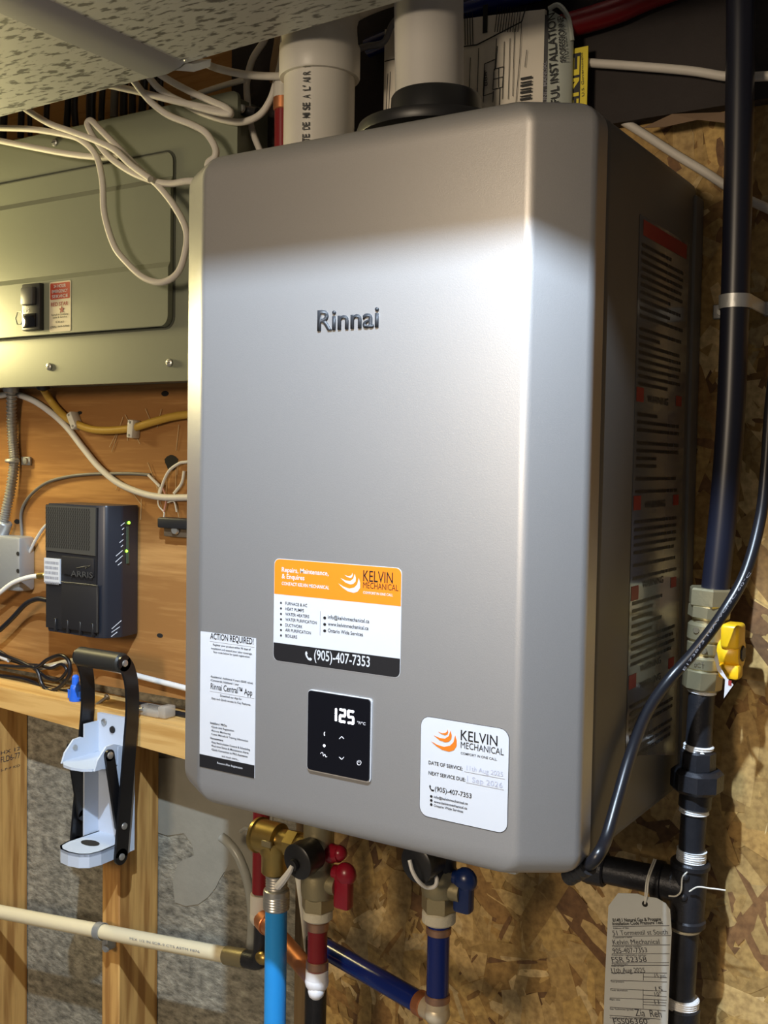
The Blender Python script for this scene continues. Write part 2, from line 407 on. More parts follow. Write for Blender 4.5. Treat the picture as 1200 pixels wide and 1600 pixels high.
def zt(x): return 1.137 + (x + .883)*(1.128-1.137)/.404
def zb(x): return 1.103 + (x + .883)*(1.084-1.103)/.404
xa, xb = -1.25, -.285
pl = MB().add([(xa,-.06,zb(xa)),(xb,-.06,zb(xb)),(xb,.0235,zb(xb)),(xa,.0235,zb(xa)),(xa,-.06,zt(xa)),(xb,-.06,zt(xb)),(xb,.0235,zt(xb)),(xa,.0235,zt(xa))],
              [(0,3,2,1),(4,5,6,7),(0,1,5,4),(1,2,6,5),(2,3,7,6),(3,0,4,7)]).build('top_plate', M_rail, smooth=False)
tag(pl, 'pale spruce plank laid flat as the top plate of the low stud wall', 'plank')
for nm, x0, x1, lb in (('wall_stud', -.643, -.605, 'spruce stud behind the can crusher under the plank'),
                       ('wall_stud', -.955, -.917, 'spruce stud at the left edge with a stamped grade mark'),
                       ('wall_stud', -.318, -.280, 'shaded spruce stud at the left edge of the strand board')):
    zz = min(zb(x0), zb(x1)) if x0 < -.4 else 1.07
    s_ = thing(nm, lb, 'stud', ((x0+x1)/2, -.015, 0), 'studs of the low wall')
    MB().rbox((x0, -.06 if x0 < -.4 else -.0, 0), (x1, .0235, zz), .002, 1).build('timber', M_stud if x0 < -.4 else M_shadestud, s_)
    if x0 < -.8:
        for tx, ya, yb_, hh in (('HX 12', 1173, 1178, .006), ('FLD6-77', 1186, 1190, .010), ('S-P-F KD', 1200, 1203, .004)):
            text('stamp', tx, at(1, ya, X=-.917), at(31, yb_, X=-.917), hh, M_ink, s_, lift=.0004)

# ================================================================== water heater
HX, YB, YF, HZ0, HZ1 = .235, -.317, -.347, 1.150, 1.830
wh = thing('water_heater', 'large champagne grey tankless water heater hung on the strand board', 'water heater', (0, -.16, HZ0))
def round_poly(pts, rads, n=8):
    out = []
    for i, p in enumerate(pts):
        r = rads[i]
        if r == 0: out.append(Vector(p)); continue
        p = Vector(p); a = Vector(pts[i-1]) - p; b = Vector(pts[(i+1) % len(pts)]) - p
        ang = a.angle(b); t = r/math.tan(ang/2); A = p + a.normalized()*t; B_ = p + b.normalized()*t
        for k in range(n+1):
            u = k/n; out.append((A*(1-u)**2 + p*2*u*(1-u) + B_*u*u))
    return out
prof = round_poly([(HX, -.293), (HX, YB), (.187, YF), (-.187, YF), (-HX, YB), (-HX, -.293)], [0, .010, .020, .020, .010, 0])
def ring(z, ix, iy):
    r_ = []
    for p in prof:
        x = p.x*(HX-ix)/HX; y = p.y
        if y < -.3: y = y + iy
        r_.append(Vector((x, min(y, -.293) if p.y > -.2935 else y, z)))
    return r_
mb = MB(); lv = []
RZ, RXc, RYc = .022, .024, .007
steps = [(90*k/7) for k in range(8)]
for t in reversed(steps): t = math.radians(t); lv.append((HZ0 + RZ - RZ*math.sin(t), RXc*(1-math.cos(t)), RYc*(1-math.cos(t))))
for t in steps: t = math.radians(t); lv.append((HZ1 - RZ + RZ*math.sin(t), RXc*(1-math.cos(t)), RYc*(1-math.cos(t))))
n = len(prof); vs = []; fs = []
for z, ix, iy in lv: vs += ring(z, ix, iy)
for i in range(len(lv)-1):
    for k in range(n-1): fs.append((i*n+k, i*n+k+1, (i+1)*n+k+1, (i+1)*n+k))
    fs.append((i*n+n-1, i*n, (i+1)*n, (i+1)*n+n-1))
fs.append(tuple(range(n))); fs.append(tuple((len(lv)-1)*n+k for k in range(n)))
mb.add(vs, fs); cover = lab(mb.build('front_cover', M_paint, wh, angle=60), 'champagne metallic front cover with angled side facets')
MB().rbox((-.229, -.296, HZ0+.006), (.229, -.286, HZ1-.006), .003, 1).build('cover_seam', M_seam, wh)
body = MB().rbox((-.2325, -.289, HZ0+.004), (.2325, -.012, HZ1-.004), .012, 3).build('casing', M_case, wh)
MB().rbox((-.2335, -.030, HZ0+.03), (.2365, -.004, HZ1-.02), .003, 2).build('rear_flange', M_case, wh)
MB().rbox((-.125, -.325, HZ0-.007), (.178, -.03, HZ0+.006), .003, 2).build('bottom_tray', M_zinc, wh)

# brand lettering, raised
def P(px, py): return at(px, py, Y=YF)
bl = text('brand_lettering', 'Rinnai', P(497, 517), P(592, 511), .0195, M_badge, wh, bold=.012, lift=.0016)
# give the letters thickness
me = bl.data; bm = bmesh.new(); bm.from_mesh(me)
ex = bmesh.ops.extrude_face_region(bm, geom=bm.faces[:])
for v in [g for g in ex['geom'] if isinstance(g, bmesh.types.BMVert)]: v.co.y += .0018
bmesh.ops.recalc_face_normals(bm, faces=bm.faces); bm.to_mesh(me); bm.free()

# control panel
cx0, cx1, cz0, cz1 = -.040, .0335, 1.2105, 1.2895
cp = MB().prism(rrect(cx0-.0012, cz0-.0014, cx1+.0010, cz1+.0004, .004, YF-.0016), (0, .003, 0)).build('control_panel', M_white, wh)  # white rim round the glass: bezel's edge highlight put into its colour
lab(cp, 'black glass control panel showing 125')
MB().prism(rrect(cx0, cz0, cx1, cz1, .0035, YF-.0030), (0, .0028, 0)).build('glass', M_gloss, cp)
def Z7(x, y): return at(470 + x*130/1200, 1060 + y*170/1569, Y=YF-.0032)
YG = YF - .0034
def segs(d, x0, z0, W, H, t):
    on = {'1': 'bc', '2': 'abged', '5': 'afgcd'}[d]; g = t*.12; mbs = MB(); h2 = H/2
    rect = {'a': (x0+t*.3, z0+H-t, x0+W-t*.3, z0+H), 'g': (x0+t*.3, z0+h2-t/2, x0+W-t*.3, z0+h2+t/2), 'd': (x0+t*.3, z0, x0+W-t*.3, z0+t),
            'f': (x0, z0+h2+g, x0+t, z0+H-t*.3), 'b': (x0+W-t, z0+h2+g, x0+W, z0+H-t*.3), 'e': (x0, z0+t*.3, x0+t, z0+h2-g), 'c': (x0+W-t, z0+t*.3, x0+W, z0+h2-g)}
    for k in on: a = rect[k]; mbs.prism(rrect(a[0], a[1], a[2], a[3], t*.3, YG, 3), (0, .0003, 0))
    return mbs
b0 = Z7(490, 620); tp_ = Z7(490, 420); dH = tp_.z - b0.z
xx = [Z7(470, 600).x, Z7(550, 600).x, Z7(670, 600).x]; dW = Z7(650, 600).x - Z7(550, 600).x
for ch, x_ in zip('125', xx):
    sgm = segs(ch, x_ - (dW*.5 if ch == '1' else 0), b0.z, dW, dH, dW*.27).build('digit', M_led, cp)
text('unit_marking', '°F/°C', Z7(815, 662), Z7(935, 668), .0026, M_ledd, cp, lift=.0003)
for pts in (((555, 872), (590, 838), (622, 872)), ((555, 1135), (590, 1170), (622, 1135))):
    MB().tube([Z7(*q) for q in pts], .00035, 6, smooth=False).build('arrow_icon', M_ledd, cp)
MB().tube([Z7(348 + 10*math.cos(a), 800 + 26*math.sin(a)) for a in (1.8, 2.4, 3.14, 3.9, 4.5)], .0005, 6).build('moon_icon', M_ledd, cp)
MB().sph(Z7(338, 970), .0013, 10, (1, .25, 1)).build('status_dot', M_led, cp)
MB().tube([Z7(x, y) for x, y in ((285, 1085), (300, 1068), (318, 1078), (325, 1120), (345, 1095), (360, 1130), (378, 1130))], .0003, 6).build('tap_icon', M_ledd, cp)
MB().tube([Z7(840 + 28*math.cos(a), 1215 + 34*math.sin(a)) for a in [-1.0 + k*.5 for k in range(11)]], .0003, 6).tube([Z7(838, 1180), Z7(838, 1215)], .0003, 6, smooth=False).build('power_icon', M_ledd, cp)

LOGO = [[(180,400),(250,440),(330,465),(400,450),(440,410),(460,330),(478,390),(478,455),(445,503),(390,520),(310,500),(240,455)],
        [(210,330),(280,360),(340,368),(385,338),(405,275),(420,330),(414,375),(385,403),(345,411),(280,388)],
        [(262,288),(310,305),(345,300),(365,285),(372,262),(378,295),(366,320),(340,328),(300,314)]]
def band(x0, z0, x1, z1, r, Y, lo, hi):
    """part of a rounded rectangle between heights lo and hi"""
    pts = [p for p in rrect(x0, z0, x1, z1, r, Y)]
    out = []
    for i, p in enumerate(pts):
        q = pts[(i+1) % len(pts)]
        if lo <= p.z <= hi: out.append(p)
        for lim in (lo, hi):
            if (p.z - lim)*(q.z - lim) < 0: u = (lim - p.z)/(q.z - p.z); out.append((u, p.lerp(q, u))[1])
    c = sum(out, Vector())/len(out)
    out.sort(key=lambda p: math.atan2(p.z-c.z, p.x-c.x)); return out
YS = YF - .0004
PHONE = [(-.9,.9),(-.55,1),(-.3,.45),(-.5,.2),(-.1,-.4),(.2,-.55),(.45,-.35),(1,-.6),(.9,-.95),(.5,-1.1),(-.1,-.95),(-.7,-.3),(-1,.4)]
def phone(parent, c, s, m_):
    MB().prism([Vector((c.x + x*s, YS-.0003, c.z + y*s)) for x, y in PHONE], (0, .0002, 0)).build('phone_icon', m_, parent)

# contact sticker
sx0, sx1, sz0, sz1 = -.0862, .0648, 1.3135, 1.4172
st = MB().prism(rrect(sx0, sz0, sx1, sz1, .006, YS), (0, .0004, 0)).build('contact_sticker', M_white, wh)
lab(st, 'orange white and black contractor contact sticker')
def Z5(x, y): return at(420 + x*220/1200, 860 + y*210/1145, Y=YS)
zo = (Z5(72, 375).z + Z5(1155, 475).z)/2; zk = (Z5(68, 788).z + Z5(1148, 925).z)/2
MB().prism(band(sx0+.0004, sz0, sx1-.0004, sz1-.0004, .006, YS-.00015, zo, sz1-.0004), (0, .0002, 0)).build('orange_band', M_orange, st)
MB().prism(band(sx0+.0004, sz0+.0004, sx1-.0004, sz1, .006, YS-.00015, sz0+.0004, zk), (0, .0002, 0)).build('black_band', M_blackp, st)
for s_, a, b, h, m_, bo in (
    ('Repairs, Maintenance,', (112,180), (510,215), .0046, M_white, .015), ('& Enquires', (112,238), (305,253), .0046, M_white, .015),
    ('CONTACT KELVIN MECHANICAL', (112,295), (515,330), .0033, M_white, .02), ('KELVIN', (805,262), (1058,282), .0105, M_blackp, .004),
    ('MECHANICAL', (805,320), (1105,346), .0058, M_blackp, 0), ('COMFORT IN ONE CALL', (805,370), (1058,390), .0024, M_white, .015),
    ('FURNACE & AC', (142,466), (328,478), .0030, M_blackp, .005), ('HEAT PUMPS', (142,511), (300,523), .0030, M_blackp, .005), ('WATER HEATERS', (142,556), (345,574), .0030, M_blackp, .005),
    ('WATER PURIFICATION', (142,602), (410,626), .0030, M_blackp, .005), ('DUCTWORK', (142,649), (287,661), .0030, M_blackp, .005), ('AIR PURIFICATION', (142,692), (360,713), .0030, M_blackp, .005),
    ('BOILERS', (142,739), (242,749), .0030, M_blackp, .005), ('info@kelvinmechanical.ca', (505,585), (857,615), .0036, M_blackp, .006), ('www.kelvinmechanical.ca', (505,642), (850,676), .0036, M_blackp, .006),
    ('Ontario Wide Services', (505,697), (803,730), .0036, M_blackp, .006), ('(905)-407-7353', (388,935), (862,985), .0098, M_white, .01)):
    text('lettering', s_, Z5(*a), Z5(*b), h, m_, st, bold=bo, lift=.0003)
for y in (447, 494, 541, 587, 633, 678, 724):
    c = Z5(105, y); MB().prism([Vector((c.x + .0012*math.cos(a), YS-.0003, c.z + .0012*math.sin(a))) for a in [math.pi/3*k for k in range(6)]], (0, .0002, 0)).build('bullet', M_blackp, st)
for y in (575, 630, 685):
    c = Z5(477, y); MB().prism([Vector((c.x + .0018*math.cos(a), YS-.0003, c.z + .0015*math.sin(a))) for a in [math.pi/4*k+.39 for k in range(8)]], (0, .0002, 0)).build('contact_icon', M_blackp, st)
a, b = Z5(440, 518), Z5(440, 725); MB().bb((a.x-.0002, YS-.0003, b.z), (a.x+.0002, YS-.0001, a.z)).build('divider', M_greyp, st)
for poly in LOGO:
    MB().prism([Z5(595 + (x-180)*185/300, 190 + (y-260)*172/260) + Vector((0, -.0003, 0)) for x, y in poly], (0, .0002, 0)).build('swoosh', M_white, st)
phone(st, Z5(340, 898), .0042, M_white)

# service sticker
vx0, vx1, vz0, vz1 = .0885, .1785, 1.1885, 1.2815
sv = MB().prism(rrect(vx0, vz0, vx1, vz1, .009, YS), (0, .0004, 0)).build('service_sticker', M_white, wh)
lab(sv, 'white rounded service date sticker with orange logo')
MB().prism(rrect(vx0-.0005, vz0-.0007, vx1+.0005, vz1+.0004, .0095, YS+.0002), (0, .0003, 0)).build('sticker_edge', M_blackp, sv)
def Z8(x, y): return at(650 + x*160/1200, 1105 + y*205/1538, Y=YS)
for poly in LOGO:
    MB().prism([Z8(x, y) + Vector((0, -.0003, 0)) for x, y in poly], (0, .0002, 0)).build('swoosh', M_dorange, sv)
for s_, a, b, h, m_, bo in (('KELVIN', (525,380), (955,458), .0092, M_blackp, .004), ('MECHANICAL', (525,470), (1028,568), .0058, M_blackp, 0), ('COMFORT IN ONE CALL', (525,545), (948,630), .0021, M_blackp, .004),
    ('DATE OF SERVICE:', (148,665), (548,740), .0032, M_blackp, .012), ('NEXT SERVICE DUE:', (148,785), (578,872), .0032, M_blackp, .012),
    ('(905)-407-7353', (222,985), (652,1062), .0043, M_blackp, .008), ('info@kelvinmechanical.ca', (210,1065), (608,1143), .0023, M_blackp, .012), ('www.kelvinmechanical.ca', (210,1120), (600,1196), .0023, M_blackp, .012),
    ('Ontario Wide Services', (210,1165), (553,1236), .0023, M_blackp, .012), ('11th Aug 2025', (595,735), (1020,812), .0042, M_pen, 0), ('1 Sep 2026', (600,868), (1015,945), .0048, M_pen, 0)):
    text('lettering', s_, Z8(*a), Z8(*b), h, m_, sv, bold=bo, lift=.0003)
for a, b in (((565,747), (1040,845)), ((590,880), (1030,968))):
    a, b = Z8(*a), Z8(*b); z = (a.z+b.z)/2; MB().bb((a.x, YS-.0003, z-.0002), (b.x, YS-.0001, z)).build('rule', M_greyp, sv)
phone(sv, Z8(185, 948), .0026, M_blackp)
for y in (1045, 1092, 1140):
    c = Z8(180, y); MB().prism([Vector((c.x + .0014*math.cos(a), YS-.0003, c.z + .0013*math.sin(a))) for a in [math.pi/4*k+.39 for k in range(8)]], (0, .0002, 0)).build('contact_icon', M_blackp, sv)

# registration sticker
rx0, rx1, rz0, rz1 = -.1845, -.1090, 1.1885, 1.3335
rs = MB().prism([Vector((rx0, YS, rz0)), Vector((rx1, YS, rz0)), Vector((rx1, YS, rz1)), Vector((rx0, YS, rz1))], (0, .0004, 0)).build('registration_sticker', M_white, wh, smooth=False)
lab(rs, 'tall pale blue white registration sticker with black foot')
MB().bb((rx0+.0002, YS-.0002, rz0), (rx1-.0002, YS, rz0+.0135)).build('black_band', M_blackp, rs, smooth=False)
def Z6(x, y): return at(310 + x*110/704, 970 + y*250/1600, Y=YS)
for s_, a, b, h, bo in (('ACTION REQUIRED!', (120,180), (553,235), .0063, .012), ('Register your product within 90 days of', (148,245), (525,298), .0020, .01), ('installation and extend your labor coverage.', (130,282), (540,340), .0020, .008),
    ('Scan code below for quick registration:', (152,318), (518,372), .0020, .008), ('•Residential: Additional 4 years ($200 value)', (122,565), (545,632), .0021, .008), ('•Commercial: Additional 1 year', (122,600), (407,648), .0021, .008),
    ('Rinnai Central™ App', (125,680), (540,748), .0062, .008), ('Download our App for', (220,755), (435,795), .0022, .008), ('Easy and Quick access to Key Features', (135,782), (522,850), .0022, .008),
    ('Installers / PROs:', (120,1030), (287,1058), .0022, .02), ('•Quick Unit Registration', (130,1068), (357,1108), .0021, .008), ('•Remote Monitoring', (130,1105), (322,1140), .0021, .008), ('•Latest Manuals & Training Information', (130,1142), (498,1208), .0021, .008),
    ('Homeowners:', (120,1180), (250,1206), .0022, .02), ('•Easy Recirculation Control & Scheduling', (130,1218), (518,1300), .0021, .012), ('•Real-time Status & Maintenance Alerts', (130,1255), (503,1332), .0021, .012), ('•Quick Connection to PRO Assistance', (130,1292), (493,1368), .0021, .012),
    ('and much more...', (235,1360), (405,1396), .0021, .008)):
    text('lettering', s_, Z6(*a), Z6(*b), h, M_blackp, rs, bold=bo, lift=.0003)
text('lettering', 'Remove After Registration', Z6(190, 1428), Z6(443, 1482), .0021, M_white, rs, bold=.01, lift=.0004)
for y0, y1 in ((192, 258), (697, 765)):
    a, b = Z6(115, y0), Z6(560, y1); z = (a.z+b.z)/2 - .001
    MB().bb((a.x, YS-.0002, z-.00015), (b.x, YS, z+.00015)).build('rule', M_greyp, rs)

# warning label on the right-hand side of the casing
XS = .2329
wlb = MB().add([(XS, -.200, 1.235), (XS, -.042, 1.20), (XS, -.042, 1.755), (XS, -.200, 1.755)], [(0,1,2,3)])
wlb.v += [v + Vector((-.0006, 0, 0)) for v in wlb.v]; wlb.f.append((4,5,6,7))
wlo = lab(wlb.build('warning_label', M_wlabel, wh, smooth=False), 'dim grey safety label covered with rows of fine print')
lines = MB(); reds = MB(); z = 1.735
def bar(m_, y0, y1, z0, z1): m_.add([(XS+.0003, y0, z0), (XS+.0003, y1, z0), (XS+.0003, y1, z1), (XS+.0003, y0, z1)], [(0,1,2,3)])
bar(reds, -.190, -.052, 1.737, 1.752)
row = 0
for zr in (1.585, 1.480, 1.392, 1.305): bar(reds, -.197, -.176, zr-.007, zr+.007); bar(reds, -.075, -.056, zr-.005, zr+.006)
z = 1.728
while z > 1.225:
    if any(abs(z - zr) < .010 for zr in (1.585, 1.480, 1.392, 1.305)):
        text('lettering', 'WARNING', (XS, -.165, z-.004), (XS, -.10, z-.004), .007, M_blackp, wlo, lift=.0004, bold=.01); z -= .017; continue
    y = -.192; end = -.192 + random.choice((.06, .09, .125, .13, .13, .135))
    while y < end:
        wl_ = random.uniform(.006, .018); bar(lines, y, min(y+wl_, end), z-.0017, z+.0017); y += wl_ + .0022
    z -= .0075 if random.random() < .85 else .0125
lo_ = lines.build('fine_print', M_blackp, wlo, smooth=False, kind='stuff')
for k in range(0, len(reds.v), 4): MB().add(reds.v[k:k+4], [(0,1,2,3)]).build('red_block', M_redp, wlo, smooth=False)

# ================================================================== vent, intake, papers on top of the heater
VX, VY = -.022, -.150
ve = thing('exhaust_vent', 'beige grey exhaust vent pipe in a black collar on top of the heater', 'vent pipe', (VX, VY, HZ1))
MB().lathe((VX, VY, HZ1), (0,0,1), [(0, .066), (.038, .066), (.044, .086), (.050, .088), (.056, .086), (.060, .056), (.062, .051), (.088, .050), (.091, .048)], 48).build('collar', M_blackpl, ve)
MB().lathe((VX-.008, VY, HZ1+.07), (-.03,0,1), [(0, .0385), (.55, .0385)], 40).build('pipe', M_cpvc, ve)
sp = at(643, 169, Y=VY-.052); MB().sph(sp, .0028, 10).build('screw', M_screw, ve)
IX, IY = at(499, 150, Y=-.14).x, -.14
pv = thing('intake_pipe', 'stained white plastic air intake pipe with black printed capitals', 'pipe', (IX, IY, HZ1))
MB().lathe((IX, IY, HZ1), (0,0,1), [(0, .0425), (.21, .0425)], 40).build('pipe', M_pvc, pv)
zc = at(500, 95, Y=-.18).z
MB().lathe((IX, IY, zc-.004), (0,0,1), [(0, .044), (0, .0475), (.002, .0485), (.036, .0485), (.040, .046), (.07, .043)], 40).build('coupling', M_pvc, pv)
ez = zc + .05
MB().tube([(IX, IY, ez-.02), (IX, IY, ez+.02), (IX+.012, IY+.012, ez+.055), (IX+.05, IY+.05, ez+.085), (IX+.09, IY+.09, ez+.10)], .0455, 28, 6).build('elbow', M_pvc, pv)
# printed capitals run up the pipe
for i, ch in enumerate("TE DE MISE A L'AIR L"):
    if ch == ' ': continue
    py = 218 - i*6.15
    a = at(497, py, Y=IY-.041); th = (a.x - IX)/.0425
    up_ = Vector((-1, 0, 0)); nrm = Vector((math.sin(th), -math.cos(th), 0))
    base = Vector((IX + .0425*th, IY - .0428, a.z))
    text('lettering', ch, (IX + .016, IY - .0403, a.z), (IX + .016, IY - .0403, a.z + (.0014 if ch in "I'" else .0042)), .0085, M_blackp, pv, up=Vector((-.92, -.38, 0)), level=False, bold=.012, lift=.0006)
# literature bundle: papers bent round in a clear bag
bg = thing('manual_bundle', 'curled bundle of printed installation manuals in a plastic bag on the heater', 'papers', (-.02, -.08, HZ1))
YPp = -.060
zt0 = at(600, 92, Y=YPp).z; xl = at(600, 120, Y=YPp).x; xr = at(848, 60, Y=YPp).x
def sheet(x0, x1, z0, z1, z0r, z1r, y, bend, th):
    mbs = MB(); N = 14; vs = []; fs = []
    for side in (0, 1):
        for i in range(N+1):
            u = i/N; x = x0 + (x1-x0)*u; yy = y + bend*(u**4) + side*th
            vs += [(x, yy, z0 + (z0r-z0)*u), (x, yy, z1 + (z1r-z1)*u)]
    o_ = 2*(N+1)
    for i in range(N):
        fs += [(2*i, 2*i+2, 2*i+3, 2*i+1), (o_+2*i, o_+2*i+1, o_+2*i+3, o_+2*i+2), (2*i, o_+2*i, o_+2*i+2, 2*i+2), (2*i+1, 2*i+3, o_+2*i+3, o_+2*i+1)]
    fs += [(0, 1, o_+1, o_), (2*N, o_+2*N, o_+2*N+1, 2*N+1)]
    return mbs.add(vs, fs)
zR = at(720, 12, Y=YPp).z
pp = sheet(xl, xr, HZ1, at(605, 45, Y=YPp).z, HZ1, at(850, 12, Y=YPp).z, YPp, .004, .005).build('manual_sheet', M_paper, bg)
pgs = sheet(xr-.012, at(861, 60, Y=-.056).x, HZ1, at(850, 18, Y=-.056).z, HZ1, at(861, 24, Y=-.056).z, -.0555, .0, .012).build('manual_pages', mat('dark_page_edges', (.05, .05, .055), .6), bg)
xs0 = at(857, 60, Y=-.057).x; xs1 = at(891, 60, Y=-.055).x
slv = sheet(xs0, xs1, HZ1, at(860, 14, Y=-.056).z, HZ1, at(891, 34, Y=-.056).z, -.0575, .010, .003).build('plastic_sleeve', M_bagin, bg)
MB().tube([(xs0, -.0575, at(860, 14, Y=-.056).z), (xs0+.012, -.058, at(870, 10, Y=-.056).z), (xs1-.004, -.052, at(888, 26, Y=-.056).z), (xs1, -.049, at(892, 60, Y=-.056).z)], .0028, 8, 5).build('sleeve_fold', M_bagin, bg)
text('lettering', 'FUL INSTALLATION', at(874, 160, Y=-.058), at(868, 20, Y=-.058), .0095, M_blackp, slv, up=Vector((-1,0,0)), level=False, bold=.01, lift=.0018)
text('lettering', 'PROFESSIONNEL', at(887, 96, Y=-.055), at(882, 22, Y=-.055), .0075, M_blackp, slv, up=Vector((-1,0,0)), level=False, bold=.01, lift=.0035)
text('lettering', 'UNIT MANUAL', at(855, 160, Y=-.0558), at(855, 95, Y=-.0558), .0050, M_greyp, pgs, up=Vector((-1,0,0)), level=False, bold=.01, lift=.0006)
prt = MB(); YT = YPp - .0004
def hline(q0, q1, wpx=1.0, y=YT):
    prt.tube([at(*q0, Y=y), at(*q1, Y=y)], wpx*.00042, 4, smooth=False)
for x in range(722, 742, 4): hline((x, 20), (x+1, 70), 1.1)
for x in range(772, 812, 4): hline((x+6, 10), (x+1, 50), 1.1)
hline((601, 96), (625, 90), 1.6)
for a_, b_ in (((715,74),(745,70)), ((745,70),(780,52)), ((780,52),(815,34)), ((815,34),(822,10))): hline(a_, b_, 1.8)
for a_, b_ in (((815,34),(812,90)), ((812,90),(806,160))): hline(a_, b_, 1.0)
for x, y0, y1 in ((724, 90, 165), (735, 90, 170), (748, 75, 165), (758, 110, 160), (776, 60, 110), (788, 65, 155), (797, 60, 155), (804, 45, 150), (606, 115, 175), (610, 112, 180), (823, 78, 105), (620, 140, 172)): hline((x, y0), (x-3, y1), 1.0)
for a_, b_ in (((772,108),(787,104)), ((772,108),(770,140)), ((770,140),(785,136)), ((785,136),(787,104)), ((771,124),(786,120)), ((779,136),(779,106)), ((777,72),(774,108)), ((781,138),(780,165)), ((771,142),(770,160)), ((757,100),(775,92)), ((757,100),(755,150)), ((755,150),(770,145))): hline(a_, b_, 1.2)
prt.build('printed_lines', M_blackp, bg, kind='stuff')
bc = MB(); x = 826
for k in range(7): bc.bb(at(826-k*.2, 121+k*5.4, Y=YT) + Vector((-.010+.0, -.0003, -.0012)), at(826-k*.2, 121+k*5.4, Y=YT) + Vector((.004, .0003, .0012 - .0012*(k % 2))))
bc.build('barcode', M_blackp, bg, smooth=False)
bx = at(758, 35, Y=YT); MB().bb((bx.x-.003, YT-.0003, bx.z-.012), (bx.x+.003, YT+.0004, bx.z+.02)).build('black_tab', M_blackp, bg, smooth=False)
text('lettering', '888', at(762, 134, Y=YT), at(761, 112, Y=YT), .004, M_blackp, bg, up=Vector((-1,0,0)), level=False, lift=.0004)
# yellow energy label
el0 = at(884, 76, Y=-.042); el1 = at(919, 74, Y=-.042)
en = thing('energy_label', 'yellow printed energy label standing beside the manuals', 'label', ((el0.x+el1.x)/2, -.052, HZ1))
ez1 = (el0.z + el1.z)/2
MB().bb((el0.x-.004, -.0420, HZ1), (el1.x, -.0405, ez1)).build('card', M_energy, en, smooth=False)
px0, px1 = at(888, 80, Y=-.0425), at(907, 80, Y=-.0425)
MB().bb((px0.x-.004, -.0426, HZ1+.002), (px1.x+.0005, -.0418, ez1-.006)).build('black_panel', M_blackp, en, smooth=False)
for i, ch in enumerate('ENER'):
    z1_ = ez1 - .010 - i*.0235
    text('lettering', ch, (px1.x-.001, -.0426, z1_-.0205), (px1.x-.001, -.0426, z1_), .0145, M_energy, en, up=Vector((-1,0,0)), level=False, bold=.02, lift=.0004)
text('lettering', 'U.S. Government', at(913, 150, Y=-.0422), at(911, 82, Y=-.0422), .003, M_blackp, en, up=Vector((-1,0,0)), level=False, lift=.0004)

# ================================================================== overhead duct and lamps
DZ, DH = 2.0, .24
du = thing('air_duct', 'big mottled galvanised steel air duct crossing overhead', 'duct', (-.4, -.4, DZ))
def duct_sec(x0, x1, yb0, yb1, z, name):
    yf = -.68
    mbs = MB().add([(x0,yf,z),(x1,yf,z),(x1,yb1,z),(x0,yb0,z),(x0,yf,z+DH),(x1,yf,z+DH),(x1,yb1,z+DH),(x0,yb0,z+DH)],
                   [(0,3,2,1),(4,5,6,7),(0,1,5,4),(1,2,6,5),(2,3,7,6),(3,0,4,7)])
    return mbs.build(name, M_galv, du, smooth=False)
duct_sec(-1.7, -.385, -.180, -.205, DZ-.006, 'duct_section')
duct_sec(-.365, .95, -.205, -.275, DZ, 'duct_section')
# standing cleat across the joint
cl = MB(); prof_c = [(-.405, -.006), (-.402, -.0085), (-.372, -.0085), (-.352, -.004), (-.345, .0), (-.345, .004), (-.405, .004)]
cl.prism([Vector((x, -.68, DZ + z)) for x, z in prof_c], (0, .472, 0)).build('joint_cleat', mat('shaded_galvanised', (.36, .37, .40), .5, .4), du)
fl = MB().prism([at(238, 108, Y=-.20), at(275, 98, Y=-.205), at(305, 100, Y=-.205), at(330, 92, Y=-.203), at(300, 92, Y=-.19), at(262, 92, Y=-.19)], (0, -.002, -.010))
fl.build('bent_flap', M_zinc, du)
MB().ccyl(at(292, 96, Y=-.212), at(292, 80, Y=-.212), .004, .001, 12).sph(at(292, 79, Y=-.212), .0048, 10).build('screw', M_screw, du)
for nm, pos, lb in (('ceiling_bulb', KEY, 'white ceiling lamp holder with cool bulb in front of the duct'), ('work_bulb', WARM, 'warm bulb lamp holder hung from the duct before the electrical panel'), ('room_bulb', ROOM, 'warm ceiling bulb holder far behind the viewer')):
    t_ = thing(nm, lb, 'lamp', (pos.x, pos.y, pos.z + .065))
    MB().lathe(pos + Vector((0,0,.065)), (0,0,1), [(0, .02), (.012, .024), (.04, .028), (.045, .05), (.052, .05)], 24).build('socket', M_socket, t_)
    MB().cyl(pos + Vector((0,0,.117)), (pos.x, pos.y, 1.9935 if nm == 'work_bulb' else 2.42), .004, n=10).build('stem', M_zinc, t_)

# ================================================================== electrical panel
ep = thing('electrical_panel', 'grey green electrical service panel mounted sideways on the plywood', 'electrical panel', (-.86, -.05, 1.62))
EX0, EX1, EZ0, EZ1, EY = -1.36, -.356, 1.624, 2.003, -.095
MB().bb((EX0+.01, -.090, EZ0+.006), (EX1-.008, -.0005, EZ1-.006)).build('enclosure', M_panel, ep, smooth=False)
MB().prism(rrect(EX0, EZ0, EX1, EZ1, .010, EY), (0, .006, 0)).build('cover', M_panel, ep)
DX1, DZ0, DZ1 = -.468, 1.699, 1.939
MB().prism(rrect(EX0+.1-.003, DZ0-.003, DX1+.003, DZ1+.003, .017, EY-.0008), (0, .002, 0)).build('door_gap', mat('shadow_line_enamel', (.05, .055, .04), .6), ep)
zA = at(135, 296, Y=-.105).z; zB = at(135, 424, Y=-.102).z
dd = MB(); N = 8
outl = rrect(EX0+.1, DZ0, DX1, DZ1, .015, 0)
dm = MB().add([], [])
prof_d = [(DZ0, -.1055), (DZ0+.001, -.1065), (zB-.008, -.1065), (zB, -.1025), (zA-.008, -.1025), (zA, -.0985), (DZ1-.002, -.0985), (DZ1, -.0975)]
